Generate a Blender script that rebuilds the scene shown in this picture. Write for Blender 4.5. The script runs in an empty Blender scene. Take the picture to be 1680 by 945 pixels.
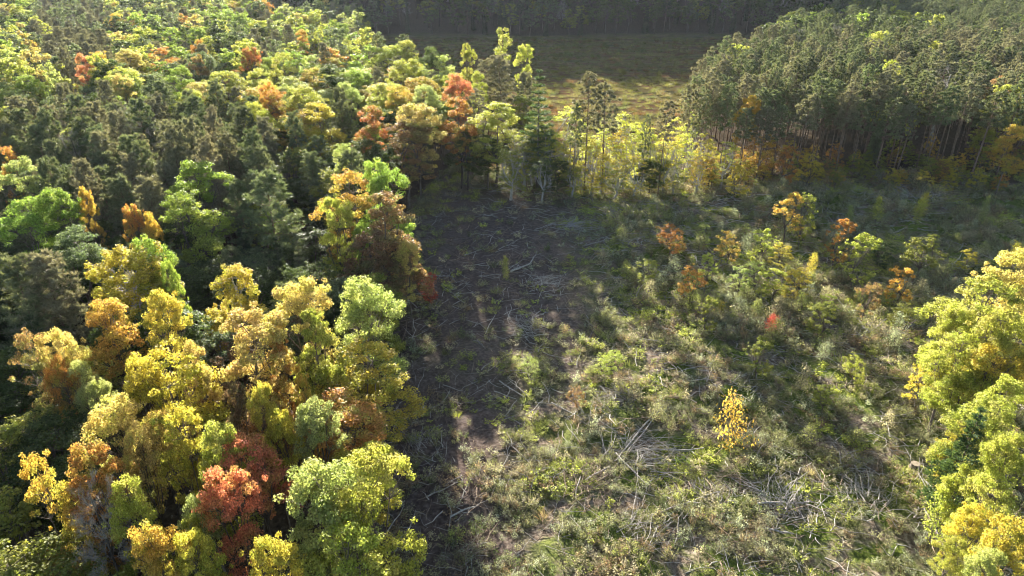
import bpy, math, random
import numpy as np
from mathutils import Vector

# ------------------------------------------------------------------ camera, sky, sun, exposure
R = math.radians
scene = bpy.context.scene
col = scene.collection
CAM_H, PITCH, F = 42.0, 27.0, 1120.0
cam_data = bpy.data.cameras.new('camera')
cam = bpy.data.objects.new('camera', cam_data)
col.objects.link(cam)
cam.location = (0, 0, CAM_H)
cam.rotation_euler = (R(90 - PITCH), 0, 0)
cam_data.sensor_width = 36.0
cam_data.lens = 24.0
cam_data.clip_end = 5000
scene.camera = cam

SUN_AZ, SUN_EL = 13.0, 14.5            # degrees towards -x from +y, and above the horizon
world = bpy.data.worlds.new('World')
scene.world = world
world.use_nodes = True
wn = world.node_tree.nodes
bg = wn['Background']
sky = wn.new('ShaderNodeTexSky')
sky.sky_type = 'NISHITA'
sky.sun_disc = False
sky.sun_elevation = R(SUN_EL)
sky.sun_rotation = R(-SUN_AZ)
world.node_tree.links.new(sky.outputs[0], bg.inputs[0])
bg.inputs[1].default_value = 0.05
sun_data = bpy.data.lights.new('sun', 'SUN')
sun_data.energy = 5.0
sun_data.angle = R(0.5)
sun_data.color = (1.0, 0.93, 0.82)
sun = bpy.data.objects.new('sun', sun_data)
col.objects.link(sun)
sd = Vector((math.sin(R(SUN_AZ)) * math.cos(R(SUN_EL)), -math.cos(R(SUN_AZ)) * math.cos(R(SUN_EL)), -math.sin(R(SUN_EL))))
sun.rotation_euler = sd.to_track_quat('-Z', 'Y').to_euler()
sun.location = (-60, 200, 120)
scene.view_settings.view_transform = 'Standard'
scene.view_settings.look = 'None'
scene.view_settings.gamma = 1.0
scene.view_settings.exposure = 2.7
scene.render.engine = 'CYCLES'
scene.cycles.max_bounces = 5
scene.cycles.diffuse_bounces = 3
scene.cycles.glossy_bounces = 2
scene.cycles.transmission_bounces = 3
scene.cycles.volume_bounces = 0
scene.cycles.use_denoising = True
scene.cycles.denoising_prefilter = 'ACCURATE'
scene.cycles.filter_width = 1.0
scene.cycles.sample_clamp_indirect = 4
scene.cycles.caustics_reflective = False
scene.cycles.caustics_refractive = False

rng = np.random.default_rng(7)
random.seed(7)

# ------------------------------------------------------------------ noise and terrain
def vnoise(x, y, seed=0):
    x = np.asarray(x, float); y = np.asarray(y, float)
    xi = np.floor(x).astype(np.int64); yi = np.floor(y).astype(np.int64)
    fx = x - xi; fy = y - yi
    fx = fx * fx * (3 - 2 * fx); fy = fy * fy * (3 - 2 * fy)
    def h(a, b):
        n = (a * 374761393 + b * 668265263 + seed * 1274126177) & 0x7fffffff
        n = ((n ^ (n >> 13)) * 1103515245 + 12345) & 0x7fffffff
        n = ((n ^ (n >> 11)) * 69069 + 1) & 0x7fffffff
        return (n & 0xffff) / 65535.0
    return (h(xi, yi) * (1 - fx) + h(xi + 1, yi) * fx) * (1 - fy) + (h(xi, yi + 1) * (1 - fx) + h(xi + 1, yi + 1) * fx) * fy

def fbm(x, y, seed=0, octv=4):
    s = 0; a = 0.5; t = 0
    for i in range(octv):
        s = s + a * vnoise(x * 2 ** i, y * 2 ** i, seed + i); t += a; a *= 0.5
    return s / t

def sstep(a, b, x):
    t = np.clip((np.asarray(x, float) - a) / (b - a), 0, 1)
    return t * t * (3 - 2 * t)

def inside(poly, x, y):
    x = np.asarray(x, float); y = np.asarray(y, float)
    r = np.zeros(x.shape, bool); n = len(poly)
    for i in range(n):
        x0, y0 = poly[i]; x1, y1 = poly[(i + 1) % n]
        c = ((y0 > y) != (y1 > y)) & (x < (x1 - x0) * (y - y0) / (y1 - y0 + 1e-12) + x0)
        r ^= c
    return r

LEFT = [(-8.5, 12), (-10.5, 36), (-13, 55), (-16, 70), (-17, 84), (-19, 100), (-18, 118), (-14, 133), (-10, 150), (-18, 176), (-34, 202),
        (-50, 240), (-70, 345), (-150, 420), (-620, 520), (-620, -30), (-60, 5)]
RIGHT = [(35, 128), (60, 130), (105, 126), (190, 122), (520, 300), (520, 500), (150, 345), (112, 300), (92, 250), (66, 212), (50, 180), (38, 148)]
MEADOW = [(-12, 136), (30, 134), (36, 146), (50, 180), (66, 212), (90, 250), (112, 300), (125, 352), (-70, 352), (-50, 243), (-34, 205), (-18, 178), (-10, 152)]

def ground_z(x, y):
    x = np.asarray(x, float); y = np.asarray(y, float)
    hill = sstep(350, 435, y + 8 * (vnoise(x / 40, y / 40, 3) - .5)) * (33 * sstep(-150, -90, x) * (1 - sstep(120, 230, x)) + 6)
    hill = hill + sstep(450, 1200, y) * 25 
    roll = (fbm(x / 22, y / 22, 11, 3) - .5) * 2.2 * sstep(20, 60, y) * (1 - 0.85 * inside(MEADOW, x, y))
    mound = (fbm(x / 4.5, y / 4.5, 5, 3) - .5) * 0.9 * (1 - sstep(140, 200, y))
    bank = 1.6 * np.exp(-((x - 52) / 14) ** 2 - ((y - 118) / 4.5) ** 2) + 1.1 * np.exp(-((x - 24) / 6) ** 2 - ((y - 97) / 7) ** 2)
    return hill + roll + mound + bank

def gz(x, y): return float(ground_z(x, y))

cp, sp = math.cos(R(PITCH)), math.sin(R(PITCH))
def at(u, v, h=0.0):
    r = (u - 840) / F; d = (v - 472.5) / F
    dz = sp + d * cp; dy = cp - d * sp
    z = h
    for _ in range(4):
        t = (CAM_H - z) / dz
        z = gz(r * t, dy * t) + h
    return r * t, dy * t, t          # x, y, depth along the camera axis

def proj(x, y, z):
    dz = CAM_H - z
    dep = y * cp + dz * sp
    dn = dz * cp - y * sp
    dep = np.maximum(dep, 1e-3)
    return 840 + F * x / dep, 472.5 + F * dn / dep, dep

# ------------------------------------------------------------------ mesh helpers
class MB:
    def __init__(s): s.v = []; s.f4 = []; s.f3 = []; s.a4 = []; s.a3 = []; s.m4 = []; s.m3 = []; s.n = 0
    def add(s, v, f, shade=1.0, clump=0.5, mat=0):
        v = np.asarray(v, float).reshape(-1, 3); f = np.asarray(f, np.int64)
        s.v.append(v)
        sh = np.broadcast_to(np.stack(np.broadcast_arrays(np.asarray(shade, float), np.asarray(clump, float)), -1), (len(f), 2))
        if f.shape[1] == 4: s.f4.append(f + s.n); s.a4.append(sh); s.m4.append(np.full(len(f), mat))
        else: s.f3.append(f + s.n); s.a3.append(sh); s.m3.append(np.full(len(f), mat))
        s.n += len(v)
    def tube(s, pts, rad, n=6, mat=0, shade=1.0, cap=False):
        pts = np.asarray(pts, float); rad = np.asarray(rad, float); k = len(pts)
        d = np.gradient(pts, axis=0); d /= np.linalg.norm(d, axis=1)[:, None] + 1e-9
        ref = np.array([1., 0, 0]) if abs(d[0][0]) < .8 else np.array([0, 1., 0])
        a = np.cross(d, ref); a /= np.linalg.norm(a, axis=1)[:, None] + 1e-9
        b = np.cross(d, a)
        th = np.linspace(0, 2 * math.pi, n, endpoint=False)
        v = pts[:, None] + rad[:, None, None] * (np.cos(th)[None, :, None] * a[:, None] + np.sin(th)[None, :, None] * b[:, None])
        i = np.arange(k - 1)[:, None] * n; j = np.arange(n)[None]
        f = np.stack([i + j, i + (j + 1) % n, i + n + (j + 1) % n, i + n + j], -1).reshape(-1, 4)
        s.add(v.reshape(-1, 3), f, shade, 0.5, mat)
        if cap:
            for e in (0, k - 1):
                c = np.vstack([v[e], pts[e][None]])
                s.add(c, [(q, (q + 1) % n, n) for q in range(n)], shade, 0.9, mat)
    def mesh(s, name, mats):
        me = bpy.data.meshes.new(name)
        v = np.concatenate(s.v); me.vertices.add(len(v)); me.vertices.foreach_set('co', v.astype(np.float32).ravel())
        f4 = np.concatenate(s.f4) if s.f4 else np.zeros((0, 4), int); f3 = np.concatenate(s.f3) if s.f3 else np.zeros((0, 3), int)
        nl = f4.size + f3.size
        me.loops.add(nl); me.loops.foreach_set('vertex_index', np.concatenate([f4.ravel(), f3.ravel()]).astype(np.int32))
        me.polygons.add(len(f4) + len(f3))
        st = np.concatenate([np.arange(len(f4)) * 4, f4.size + np.arange(len(f3)) * 3])
        me.polygons.foreach_set('loop_start', st.astype(np.int32))
        me.polygons.foreach_set('material_index', np.concatenate(s.m4 + s.m3).astype(np.int32))
        me.update(calc_edges=True)
        a = np.concatenate(s.a4 + s.a3)
        for k, nm in ((0, 'shade'), (1, 'clump')):
            at_ = me.attributes.new(nm, 'FLOAT', 'FACE'); at_.data.foreach_set('value', np.ascontiguousarray(a[:, k]).astype(np.float32))
        for m in mats: me.materials.append(m)
        return me

def unit(v): return v / (np.linalg.norm(v, axis=-1, keepdims=True) + 1e-9)
def rdirs(g, n): return unit(g.normal(size=(n, 3)))

def leaves(mb, c, nrm, L, W, g, clump, mat=0, fold=0.18):
    """diamond leaf sprays centred at c with normals nrm"""
    n = len(c)
    t = unit(np.cross(nrm, rdirs(g, n))); b = np.cross(nrm, t)
    L = L * g.uniform(.7, 1.3, n)[:, None]; W = W * g.uniform(.7, 1.3, n)[:, None]
    v = np.stack([c - t * L * .5, c + b * W * .5 + nrm * W * fold, c + t * L * .5, c - b * W * .5 + nrm * W * fold], 1)
    f = np.arange(n * 4).reshape(n, 4)
    mb.add(v.reshape(-1, 3), f, np.clip(g.normal(1, .26, n), .45, 1.7), clump, mat)

def blades(mb, base, dirn, L, W, g, clump, mat=0):
    n = len(base)
    side = unit(np.cross(dirn, rdirs(g, n)))
    L = L * g.uniform(.75, 1.25, n)[:, None]
    v = np.stack([base - side * W * .5, base + side * W * .5, base + dirn * L], 1)
    mb.add(v.reshape(-1, 3), np.arange(n * 3).reshape(n, 3), np.clip(g.normal(1, .15, n), .6, 1.5), clump, mat)

# ------------------------------------------------------------------ materials
def newmat(name):
    m = bpy.data.materials.new(name); m.use_nodes = True; m.node_tree.nodes.clear(); return m, m.node_tree.nodes, m.node_tree.links
def mathn(n, l, op, a, b=None):
    k = n.new('ShaderNodeMath'); k.operation = op
    for i, q in enumerate((a, b)):
        if q is None: continue
        if isinstance(q, (int, float)): k.inputs[i].default_value = q
        else: l.new(q, k.inputs[i])
    return k.outputs[0]
def mixc(n, l, fac, a, b, bt='MIX'):
    k = n.new('ShaderNodeMix'); k.data_type = 'RGBA'; k.blend_type = bt
    for s, q in ((k.inputs[0], fac), (k.inputs[6], a), (k.inputs[7], b)):
        if isinstance(q, (int, float)): s.default_value = q
        elif isinstance(q, tuple): s.default_value = (*q, 1)
        else: l.new(q, s)
    return k.outputs[2]
def attr(n, name, typ='GEOMETRY'):
    k = n.new('ShaderNodeAttribute'); k.attribute_name = name; k.attribute_type = typ; return k
def foliage(name, mass, rough=.6, spec=.16, trans=.48, scale=.45, tb=(1.3, 1.36, .9)):
    m, n, l = newmat(name)
    if mass:
        ca = attr(n, 'tone', 'INSTANCER').outputs['Color']; cb = attr(n, 'tone_b', 'INSTANCER').outputs['Color']
    else:
        ca = n.new('ShaderNodeObjectInfo').outputs['Color']; cb = attr(n, 'tint', 'OBJECT').outputs['Color']
    tc = n.new('ShaderNodeTexCoord'); nz = n.new('ShaderNodeTexNoise'); nz.inputs['Scale'].default_value = scale; nz.inputs['Detail'].default_value = 2
    l.new(tc.outputs['Object'], nz.inputs['Vector'])
    cl = attr(n, 'clump').outputs['Fac']; sh = attr(n, 'shade').outputs['Fac']
    f = mathn(n, l, 'ADD', mathn(n, l, 'MULTIPLY', nz.outputs['Fac'], 3.4), mathn(n, l, 'MULTIPLY', cl, 1.1))
    f = mathn(n, l, 'SUBTRACT', f, 2.0); f.node.use_clamp = True
    c = mixc(n, l, f, ca, cb)
    s3 = n.new('ShaderNodeVectorMath'); s3.operation = 'SCALE'; l.new(c, s3.inputs[0]); l.new(sh, s3.inputs['Scale'])
    c = s3.outputs[0]
    p = n.new('ShaderNodeBsdfPrincipled'); l.new(c, p.inputs['Base Color']); p.inputs['Roughness'].default_value = rough; p.inputs['Specular IOR Level'].default_value = spec
    t = n.new('ShaderNodeBsdfTranslucent'); l.new(mixc(n, l, 1.0, c, tb, 'MULTIPLY'), t.inputs['Color'])
    mx = n.new('ShaderNodeMixShader'); mx.inputs[0].default_value = trans
    l.new(p.outputs[0], mx.inputs[1]); l.new(t.outputs[0], mx.inputs[2])
    o = n.new('ShaderNodeOutputMaterial'); l.new(mx.outputs[0], o.inputs['Surface'])
    return m
def bark(name, a, b, scale=6, bump=.4):
    m, n, l = newmat(name)
    tc = n.new('ShaderNodeTexCoord'); mp = n.new('ShaderNodeMapping'); mp.inputs['Scale'].default_value = (1, 1, .25); l.new(tc.outputs['Object'], mp.inputs[0])
    nz = n.new('ShaderNodeTexNoise'); nz.inputs['Scale'].default_value = scale; nz.inputs['Detail'].default_value = 5; l.new(mp.outputs[0], nz.inputs['Vector'])
    r = n.new('ShaderNodeValToRGB'); r.color_ramp.elements[0].position = .35; r.color_ramp.elements[1].position = .65
    r.color_ramp.elements[0].color = (*a, 1); r.color_ramp.elements[1].color = (*b, 1); l.new(nz.outputs['Fac'], r.inputs[0])
    p = n.new('ShaderNodeBsdfPrincipled'); p.inputs['Roughness'].default_value = .9; p.inputs['Specular IOR Level'].default_value = .1; l.new(r.outputs[0], p.inputs['Base Color'])
    bp = n.new('ShaderNodeBump'); bp.inputs['Strength'].default_value = bump; l.new(nz.outputs['Fac'], bp.inputs['Height']); l.new(bp.outputs[0], p.inputs['Normal'])
    o = n.new('ShaderNodeOutputMaterial'); l.new(p.outputs[0], o.inputs['Surface'])
    return m
M_leaf = foliage('leaf', False)
M_leaf_mass = foliage('leaf_mass', True)
M_needle = foliage('needle', False, rough=.65, spec=.12, trans=.25, tb=(1.3, 1.25, .7))
M_needle_mass = foliage('needle_mass', True, rough=.65, spec=.12, trans=.25, tb=(1.3, 1.25, .7))
M_bark = bark('bark_grey_brown', (.07, .055, .045), (.19, .16, .135))
M_pine_bark = bark('bark_pine', (.11, .075, .055), (.26, .19, .15))
M_birch_bark = bark('bark_pale', (.25, .23, .2), (.5, .48, .44), 9)
M_dead = bark('wood_weathered', (.22, .2, .175), (.5, .46, .41), 7)
M_dead_brown = bark('wood_brown', (.12, .085, .06), (.34, .26, .19), 7)
M_cut = bark('wood_cut', (.2, .16, .11), (.34, .28, .2), 12)

# ------------------------------------------------------------------ tree prototypes (meshes in metres, base at origin)
def limb(g, a, b, bend=.12, k=5):
    a = np.asarray(a, float); b = np.asarray(b, float)
    t = np.linspace(0, 1, k)[:, None]; L = np.linalg.norm(b - a)
    off = g.normal(size=3) * L * bend; off[2] = abs(off[2]) * -.5
    return a * (1 - t) + b * t + off * np.sin(t * math.pi)

def broadleaf(seed, H=16., Rr=4., crown_lo=.35, nl=9, nsub=13, nleaf=95, leaf=.24, style='dome', barkm=None):
    g = np.random.default_rng(seed); T = MB(); C = MB()
    top = H - .6
    z0 = H * crown_lo; hc = H - z0
    lobes = []
    for i in range(nl):
        q = i / max(1, nl - 1)
        if i == 0: p = np.array([g.normal() * .3, g.normal() * .3, H - 1.7]); lr = Rr * .42
        else:
            zt = g.uniform(.12, .86)
            prof = math.sin(math.pi * min(1, (zt * .82 + .16))) ** .55 if style == 'dome' else (1.05 - zt) ** .55
            th = i * 2.4 + g.uniform(-.4, .4)
            rr = Rr * prof * g.uniform(.38, .64)
            p = np.array([math.cos(th) * rr, math.sin(th) * rr, z0 + hc * zt * .93]); lr = Rr * g.uniform(.36, .54)
        lobes.append((p, lr))
    # trunk
    fork = z0 + hc * .25
    tp = limb(g, (0, 0, -.4), (g.normal() * .25, g.normal() * .25, fork), .02, 6)
    T.tube(tp, np.linspace(.22, .13, 6) * H / 16, 8)
    for p, lr in lobes:
        s0 = tp[-1] * g.uniform(.75, 1.0); s0[2] = min(s0[2], p[2] - .5) if p[2] - .5 > z0 * .6 else z0 * .6
        s0 = np.array([tp[-1][0] * s0[2] / fork, tp[-1][1] * s0[2] / fork, s0[2]])
        lp = limb(g, s0, p, .08, 5); T.tube(lp, np.linspace(.1, .035, 5) * H / 16, 5)
        n = int(nsub * (lr / (Rr * .4)) ** 2) + 3
        d = rdirs(g, n * 2); out = unit(p - np.array([0, 0, z0 + hc * .35]))
        sc = d @ out * .6 + d[:, 2] * .55 + g.normal(size=len(d)) * .35
        d = d[np.argsort(-sc)[:n]]
        for q in d:
            if g.random() < .07: continue
            stray = g.random() < .16
            cc = p + q * lr * np.array([1, 1, .85]) * (g.uniform(1.15, 1.45) if stray else g.uniform(.72, 1.14))
            if any(np.linalg.norm((cc - p2) / np.array([1, 1, .85])) < lr2 * .68 for p2, lr2 in lobes if p2 is not p): continue
            T.tube(limb(g, lp[-2] if g.random() < .5 else p, cc, .1, 3), np.array([.03, .02, .008]) * H / 16, 3)
            cr = Rr * (g.uniform(.07, .12) if stray else g.uniform(.11, .2)); cl = g.uniform(0, 1)
            m = int(nleaf * (cr / (Rr * .16)) ** 2 * g.uniform(.7, 1.2))
            ld = rdirs(g, m); ld[:, 2] = ld[:, 2] * .8 + .12
            rad = cr * g.uniform(.35, 1.05, m)[:, None] ** .7
            if style == 'weep': pos = cc + ld * rad * np.array([.75, .75, 1.35]) - np.array([0, 0, cr * .5])
            else: pos = cc + ld * rad * np.array([1.1, 1.1, .75])
            nr = unit(ld * .5 + np.array([0, 0, .55]) + g.normal(size=(m, 3)) * .45)
            leaves(C, pos, nr, leaf, leaf * .68, g, cl)
    return dict(R=Rr, H=H, trunk=T.mesh('trunk', [barkm or M_bark]), crown=C.mesh('crown', [M_leaf]))

def red_pine(seed, H=18., Rr=2.4, crown_lo=.58, nb=40, tuft=.34, bl=60, dead=26, dense=False):
    g = np.random.default_rng(seed); T = MB(); C = MB()
    lean = g.normal(size=2) * .5
    def axis(z): return np.array([lean[0] * (z / H) ** 2, lean[1] * (z / H) ** 2, z])
    tp = np.array([axis(z) for z in np.linspace(-.4, H - .4, 9)])
    T.tube(tp, np.linspace(.17, .03, 9), 7)
    for i in range(dead):
        z = g.uniform(.25, crown_lo + .05) * H; th = g.uniform(0, 6.28); L = g.uniform(.4, 1.5)
        a = axis(z); T.tube([a, a + [math.cos(th) * L, math.sin(th) * L, g.uniform(-.2, .25)]], [.022, .008], 3)
    for i in range(nb):
        q = (i + g.random()) / nb
        z = H * (crown_lo + (1 - crown_lo) * q) - .3
        prof = math.sin(math.pi * min(1., .36 + q * .58)) ** 1.0 + .04
        L = Rr * prof * g.uniform(.65, 1.12); th = i * 2.4 + g.uniform(-.5, .5)
        rise = .15 + .65 * q
        a = axis(z - L * .25); e = a + np.array([math.cos(th) * L, math.sin(th) * L, L * rise])
        bp = limb(g, a, e, .07, 4); bp[-1][2] += .12
        T.tube(bp, [.035, .026, .018, .01], 3)
        nt = 2 if L < .8 * Rr else 3
        if dense: nt += 1
        for k in range(nt):
            s = 1.0 - .27 * k + g.normal() * .04
            c = a * (1 - s) + e * s + g.normal(size=3) * .16; cl = g.uniform(0, 1)
            m = bl; dd = unit(rdirs(g, m) + np.array([math.cos(th) * .3, math.sin(th) * .3, .6]))
            cr = g.uniform(.28, .5) * (1.15 if dense else 1)
            blades(C, c + dd * cr * g.uniform(.1, .75, m)[:, None] * np.array([1, 1, .8]), unit(dd + [0, 0, .35]), tuft, .12, g, cl)
    return dict(R=Rr, H=H, trunk=T.mesh('trunk', [M_pine_bark]), crown=C.mesh('crown', [M_needle]))

def conifer(seed, H=14., Rr=2.2, whorls=15, kind='spruce', lo=.12):
    g = np.random.default_rng(seed); T = MB(); C = MB()
    T.tube(np.array([[0, 0, z] for z in np.linspace(-.4, H - .2, 7)]), np.linspace(.16, .02, 7) * H / 14, 6)
    for w in range(whorls):
        q = w / (whorls - 1); z = H * (lo + (1 - lo) * q) - .25
        prof = (1 - q) ** (.8 if kind == 'spruce' else .6) * (1 if kind == 'spruce' else .55 + .45 * math.sin(math.pi * min(1, q + .3))) + .05
        nbr = 7 if kind == 'spruce' else 5
        for b in range(nbr):
            th = b * 6.283 / nbr + w * 1.1 + g.uniform(-.3, .3); L = Rr * prof * g.uniform(.7, 1.15)
            drop = -.28 if kind == 'spruce' else .12
            a = np.array([0, 0, z]); e = a + np.array([math.cos(th) * L, math.sin(th) * L, L * drop])
            T.tube([a, (a + e) / 2 + [0, 0, .04], e], [.03, .02, .008], 3)
            n = int(10 + 34 * L)
            s = g.uniform(.12, 1, n) ** .8
            lat = np.array([-math.sin(th), math.cos(th), 0])
            wdt = (.42 * L * np.sin(math.pi * np.clip(s * .8 + .1, 0, 1)) + .12)[:, None]
            lo_ = g.uniform(-1, 1, n)[:, None]
            c = a * (1 - s[:, None]) + e * s[:, None] + lat * wdt * lo_ + g.normal(size=(n, 3)) * .05
            rad = unit(np.array([math.cos(th), math.sin(th), 0]) + lat * lo_ * .9 + np.array([0, 0, .35]) + g.normal(size=(n, 3)) * .3)
            for k in range(2):
                blades(C, c, unit(rad + g.normal(size=(n, 3)) * .35), .42, .13, g, g.uniform(0, 1))
    for k in range(1):
        dd = unit(rdirs(g, 12) * .5 + np.array([0, 0, 1])); blades(C, np.repeat([[0, 0, H - .5]], 12, 0), dd, .5, .07, g, .5)
    return dict(R=Rr, H=H, trunk=T.mesh('trunk', [M_bark]), crown=C.mesh('crown', [M_needle]))

def bare_tree(seed, H=15., Rr=3.5, lo=.45, mat=None, n1=16, dens=1.0):
    g = np.random.default_rng(seed); T = MB(); C = MB()
    T.tube(limb(g, (0, 0, -.4), (g.normal() * .3, g.normal() * .3, H * .93), .015, 8), np.linspace(.2, .03, 8), 7)
    def grow(a, d, L, r, depth):
        e = a + d * L
        p = limb(g, a, e, .14, 4); (T if depth == 0 else C).tube(p, np.linspace(r, r * .5, 4), 5 if depth == 0 else 3)
        if depth >= 3: return
        for k in range(int((4 if depth < 2 else 5) * dens) + 1):
            s = g.uniform(.3, 1.0); q = a * (1 - s) + e * s
            grow(q, unit(d * .8 + rdirs(g, 1)[0] * .75 + np.array([0, 0, .25])), L * g.uniform(.38, .6), r * .5, depth + 1)
    for i in range(n1):
        q = (i + g.random()) / n1; z = H * (lo + (1 - lo) * q * .92)
        th = i * 2.4; L = Rr * g.uniform(.6, 1.0) * (1 - q * .55)
        d = unit(np.array([math.cos(th), math.sin(th), .35 + q * .7]))
        grow(np.array([0, 0, z]), d, L, .055 * (1.15 - q), 0)
    return dict(R=Rr, H=H, trunk=T.mesh('trunk', [mat or M_bark]), crown=C.mesh('twigs', [mat or M_dead]))

def sapling(seed, H=4., Rr=.8, n=26, leaf=.15, m=26, lo=.2, narrow=False):
    g = np.random.default_rng(seed); T = MB(); C = MB()
    st = limb(g, (0, 0, -.2), (g.normal() * .2, g.normal() * .2, H), .03, 7); T.tube(st, np.linspace(.035, .008, 7), 5)
    for i in range(n):
        q = (i + g.random()) / n; z = H * (lo + (1 - lo) * q)
        ax = st[min(6, int(z / H * 6))]
        L = Rr * (1.05 - q) ** .6 * g.uniform(.5, 1.1) + .1; th = i * 2.4
        a = np.array([ax[0], ax[1], z - L * .4]); e = a + np.array([math.cos(th) * L, math.sin(th) * L, L * .7])
        T.tube([a, (a + e) / 2, e], [.012, .009, .004], 3)
        s = g.uniform(.3, 1.08, m)[:, None]
        c = a * (1 - s) + e * s + g.normal(size=(m, 3)) * .14
        leaves(C, c, unit(g.normal(size=(m, 3)) * .6 + [0, 0, .6]), leaf, leaf * .7, g, g.uniform(0, 1))
    return dict(R=Rr, H=H, trunk=T.mesh('trunk', [M_bark]), crown=C.mesh('crown', [M_leaf]))

def tuft_tree(seed, H=22.):
    """tall thin tree whose leaves sit in a few separate tufts"""
    g = np.random.default_rng(seed); T = MB(); C = MB()
    T.tube(limb(g, (0, 0, -.4), (0, 0, H - 1), .01, 8), np.linspace(.2, .05, 8), 6)
    for (dx, dz, r) in ((0, H - 1.2, 1.5), (.5, H - 3.6, 1.7), (-.6, H - 5.6, 1.4), (.5, H - 7.6, 1.2)):
        p = np.array([dx, g.normal() * .6, dz]); T.tube(limb(g, (0, 0, dz - 2 - abs(dx) * .35), p, .06, 5), np.linspace(.09, .03, 5), 4)
        for k in range(16):
            cc = p + rdirs(g, 1)[0] * r * .75; cl = g.uniform(0, 1); mm = 60
            ld = rdirs(g, mm)
            leaves(C, cc + ld * .55 * g.uniform(.4, 1, mm)[:, None], unit(ld * .4 + [0, 0, .5] + g.normal(size=(mm, 3)) * .4), .26, .16, g, cl)
    return dict(R=4., H=H, trunk=T.mesh('trunk', [M_pine_bark]), crown=C.mesh('crown', [M_leaf]))

P = {}
P['broad'] = [broadleaf(10 + i, crown_lo=lo, nl=nl, nsub=ns, nleaf=115, leaf=.215, Rr=4.) for i, (lo, nl, ns) in enumerate(((.3, 10, 14), (.38, 8, 15), (.25, 12, 12), (.42, 9, 14), (.33, 11, 11)))]
P['tall'] = [broadleaf(30 + i, crown_lo=.18, nl=14, nsub=13, nleaf=105, leaf=.22, Rr=3.6, style='dome') for i in range(2)]
P['far'] = [broadleaf(50 + i, crown_lo=.3, nl=9, nsub=9, nleaf=34, leaf=.42, Rr=4.) for i in range(4)]
P['birch'] = [broadleaf(70 + i, crown_lo=.35, nl=13, nsub=17, nleaf=170, leaf=.18, Rr=3.6, style='weep', barkm=M_birch_bark) for i in range(2)]
P['poplar'] = [broadleaf(90 + i, H=15, crown_lo=.08, nl=12, nsub=5, nleaf=32, leaf=.22, Rr=2.6, barkm=M_birch_bark) for i in range(3)]
P['pine'] = [red_pine(110 + i, crown_lo=lo, Rr=r) for i, (lo, r) in enumerate(((.58, 2.5), (.62, 2.2), (.55, 2.6), (.66, 2.4)))]
P['fullpine'] = [red_pine(130 + i, H=16, crown_lo=.22, Rr=3.0, nb=80, dead=2, tuft=.36, bl=50, dense=True) for i in range(2)]
P['white_pine'] = [conifer(150 + i, H=18, Rr=3.0, whorls=15, kind='wp', lo=.2) for i in range(2)]
P['spruce'] = [conifer(160 + i, H=12, Rr=2.2, whorls=17, kind='spruce', lo=.05) for i in range(2)]
P['bare'] = [bare_tree(170), bare_tree(171, lo=.25, n1=26, dens=1.5)]
P['bare_pale'] = [bare_tree(180, H=17, Rr=3.3, lo=.6, mat=M_dead, n1=9)]
P['sapling'] = [sapling(190, Rr=.9, n=34, H=4, leaf=.13, m=30),
                broadleaf(191, H=5, Rr=1.5, crown_lo=.05, nl=14, nsub=5, nleaf=44, leaf=.12), broadleaf(192, H=5, Rr=1.1, crown_lo=.08, nl=12, nsub=5, nleaf=40, leaf=.115),
                broadleaf(193, H=5.5, Rr=1.3, crown_lo=.15, nl=12, nsub=5, nleaf=44, leaf=.115), broadleaf(194, H=5, Rr=1.2, crown_lo=.04, nl=15, nsub=4, nleaf=40, leaf=.11)]
P['bush'] = [sapling(200 + i, H=1.8, Rr=1.0, n=26, leaf=.11, m=22, lo=.02) for i in range(2)]
P['tuft'] = [tuft_tree(210)]

# colour pairs (leaf albedo a, b)
C_ = dict(
    YG=((.33, .36, .07), (.45, .42, .12)), G=((.22, .30, .06), (.31, .36, .08)), DG=((.075, .10, .035), (.12, .15, .05)),
    Y=((.52, .42, .08), (.36, .37, .07)), GO=((.54, .34, .08), (.44, .38, .08)), O=((.47, .22, .07), (.38, .33, .08)),
    R=((.54, .20, .12), (.44, .28, .10)), PK=((.50, .38, .15), (.44, .41, .12)), PG=((.33, .37, .13), (.39, .39, .15)),
    OL=((.20, .22, .05), (.28, .27, .06)), BR=((.29, .17, .08), (.25, .23, .08)), RG=((.44, .16, .07), (.20, .24, .05)),
    OG=((.42, .28, .08), (.29, .33, .07)), GR=((.13, .16, .08), (.18, .20, .11)), DR=((.19, .11, .07), (.16, .15, .07)),
    CR=((.48, .08, .06), (.42, .12, .08)), WG=((.36, .38, .17), (.33, .36, .11)), YB=((.50, .40, .07), (.36, .35, .06)),
    YT=((.56, .54, .09), (.46, .50, .10)),
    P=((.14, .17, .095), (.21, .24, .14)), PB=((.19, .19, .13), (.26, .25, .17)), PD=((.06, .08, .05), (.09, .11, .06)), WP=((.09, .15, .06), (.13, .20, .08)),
)
CW = dict(YG='yellow-green', G='bright green', DG='dark green', Y='yellow', GO='golden', O='orange', R='red', PK='peach-tinted', PG='pale green', OL='olive green',
          BR='rusty brown', RG='red and green', OG='orange and green', GR='grey green', DR='dull russet', CR='crimson', WG='whitish green', YB='olive yellow',
          P='dusky green', PB='greyish', PD='very dark', WP='blue green', YT='bright yellow')
KW = dict(broad='broadleaf tree', tall='broadleaf tree', far='broadleaf tree', birch='birch', poplar='slender tree', pine='pine', fullpine='pine', white_pine='white pine',
          spruce='spruce', bare='bare tree', bare_pale='bare-topped pine', sapling='sapling', bush='bush', tuft='tufted tree')
KN = dict(broad='broadleaf_tree', tall='broadleaf_tree', far='broadleaf_tree', birch='birch_tree', poplar='slender_tree', pine='pine_tree', fullpine='pine_tree',
          white_pine='white_pine', spruce='spruce_tree', bare='bare_tree', bare_pale='bare_pine', sapling='sapling', bush='bush', tuft='tufted_tree')
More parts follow.
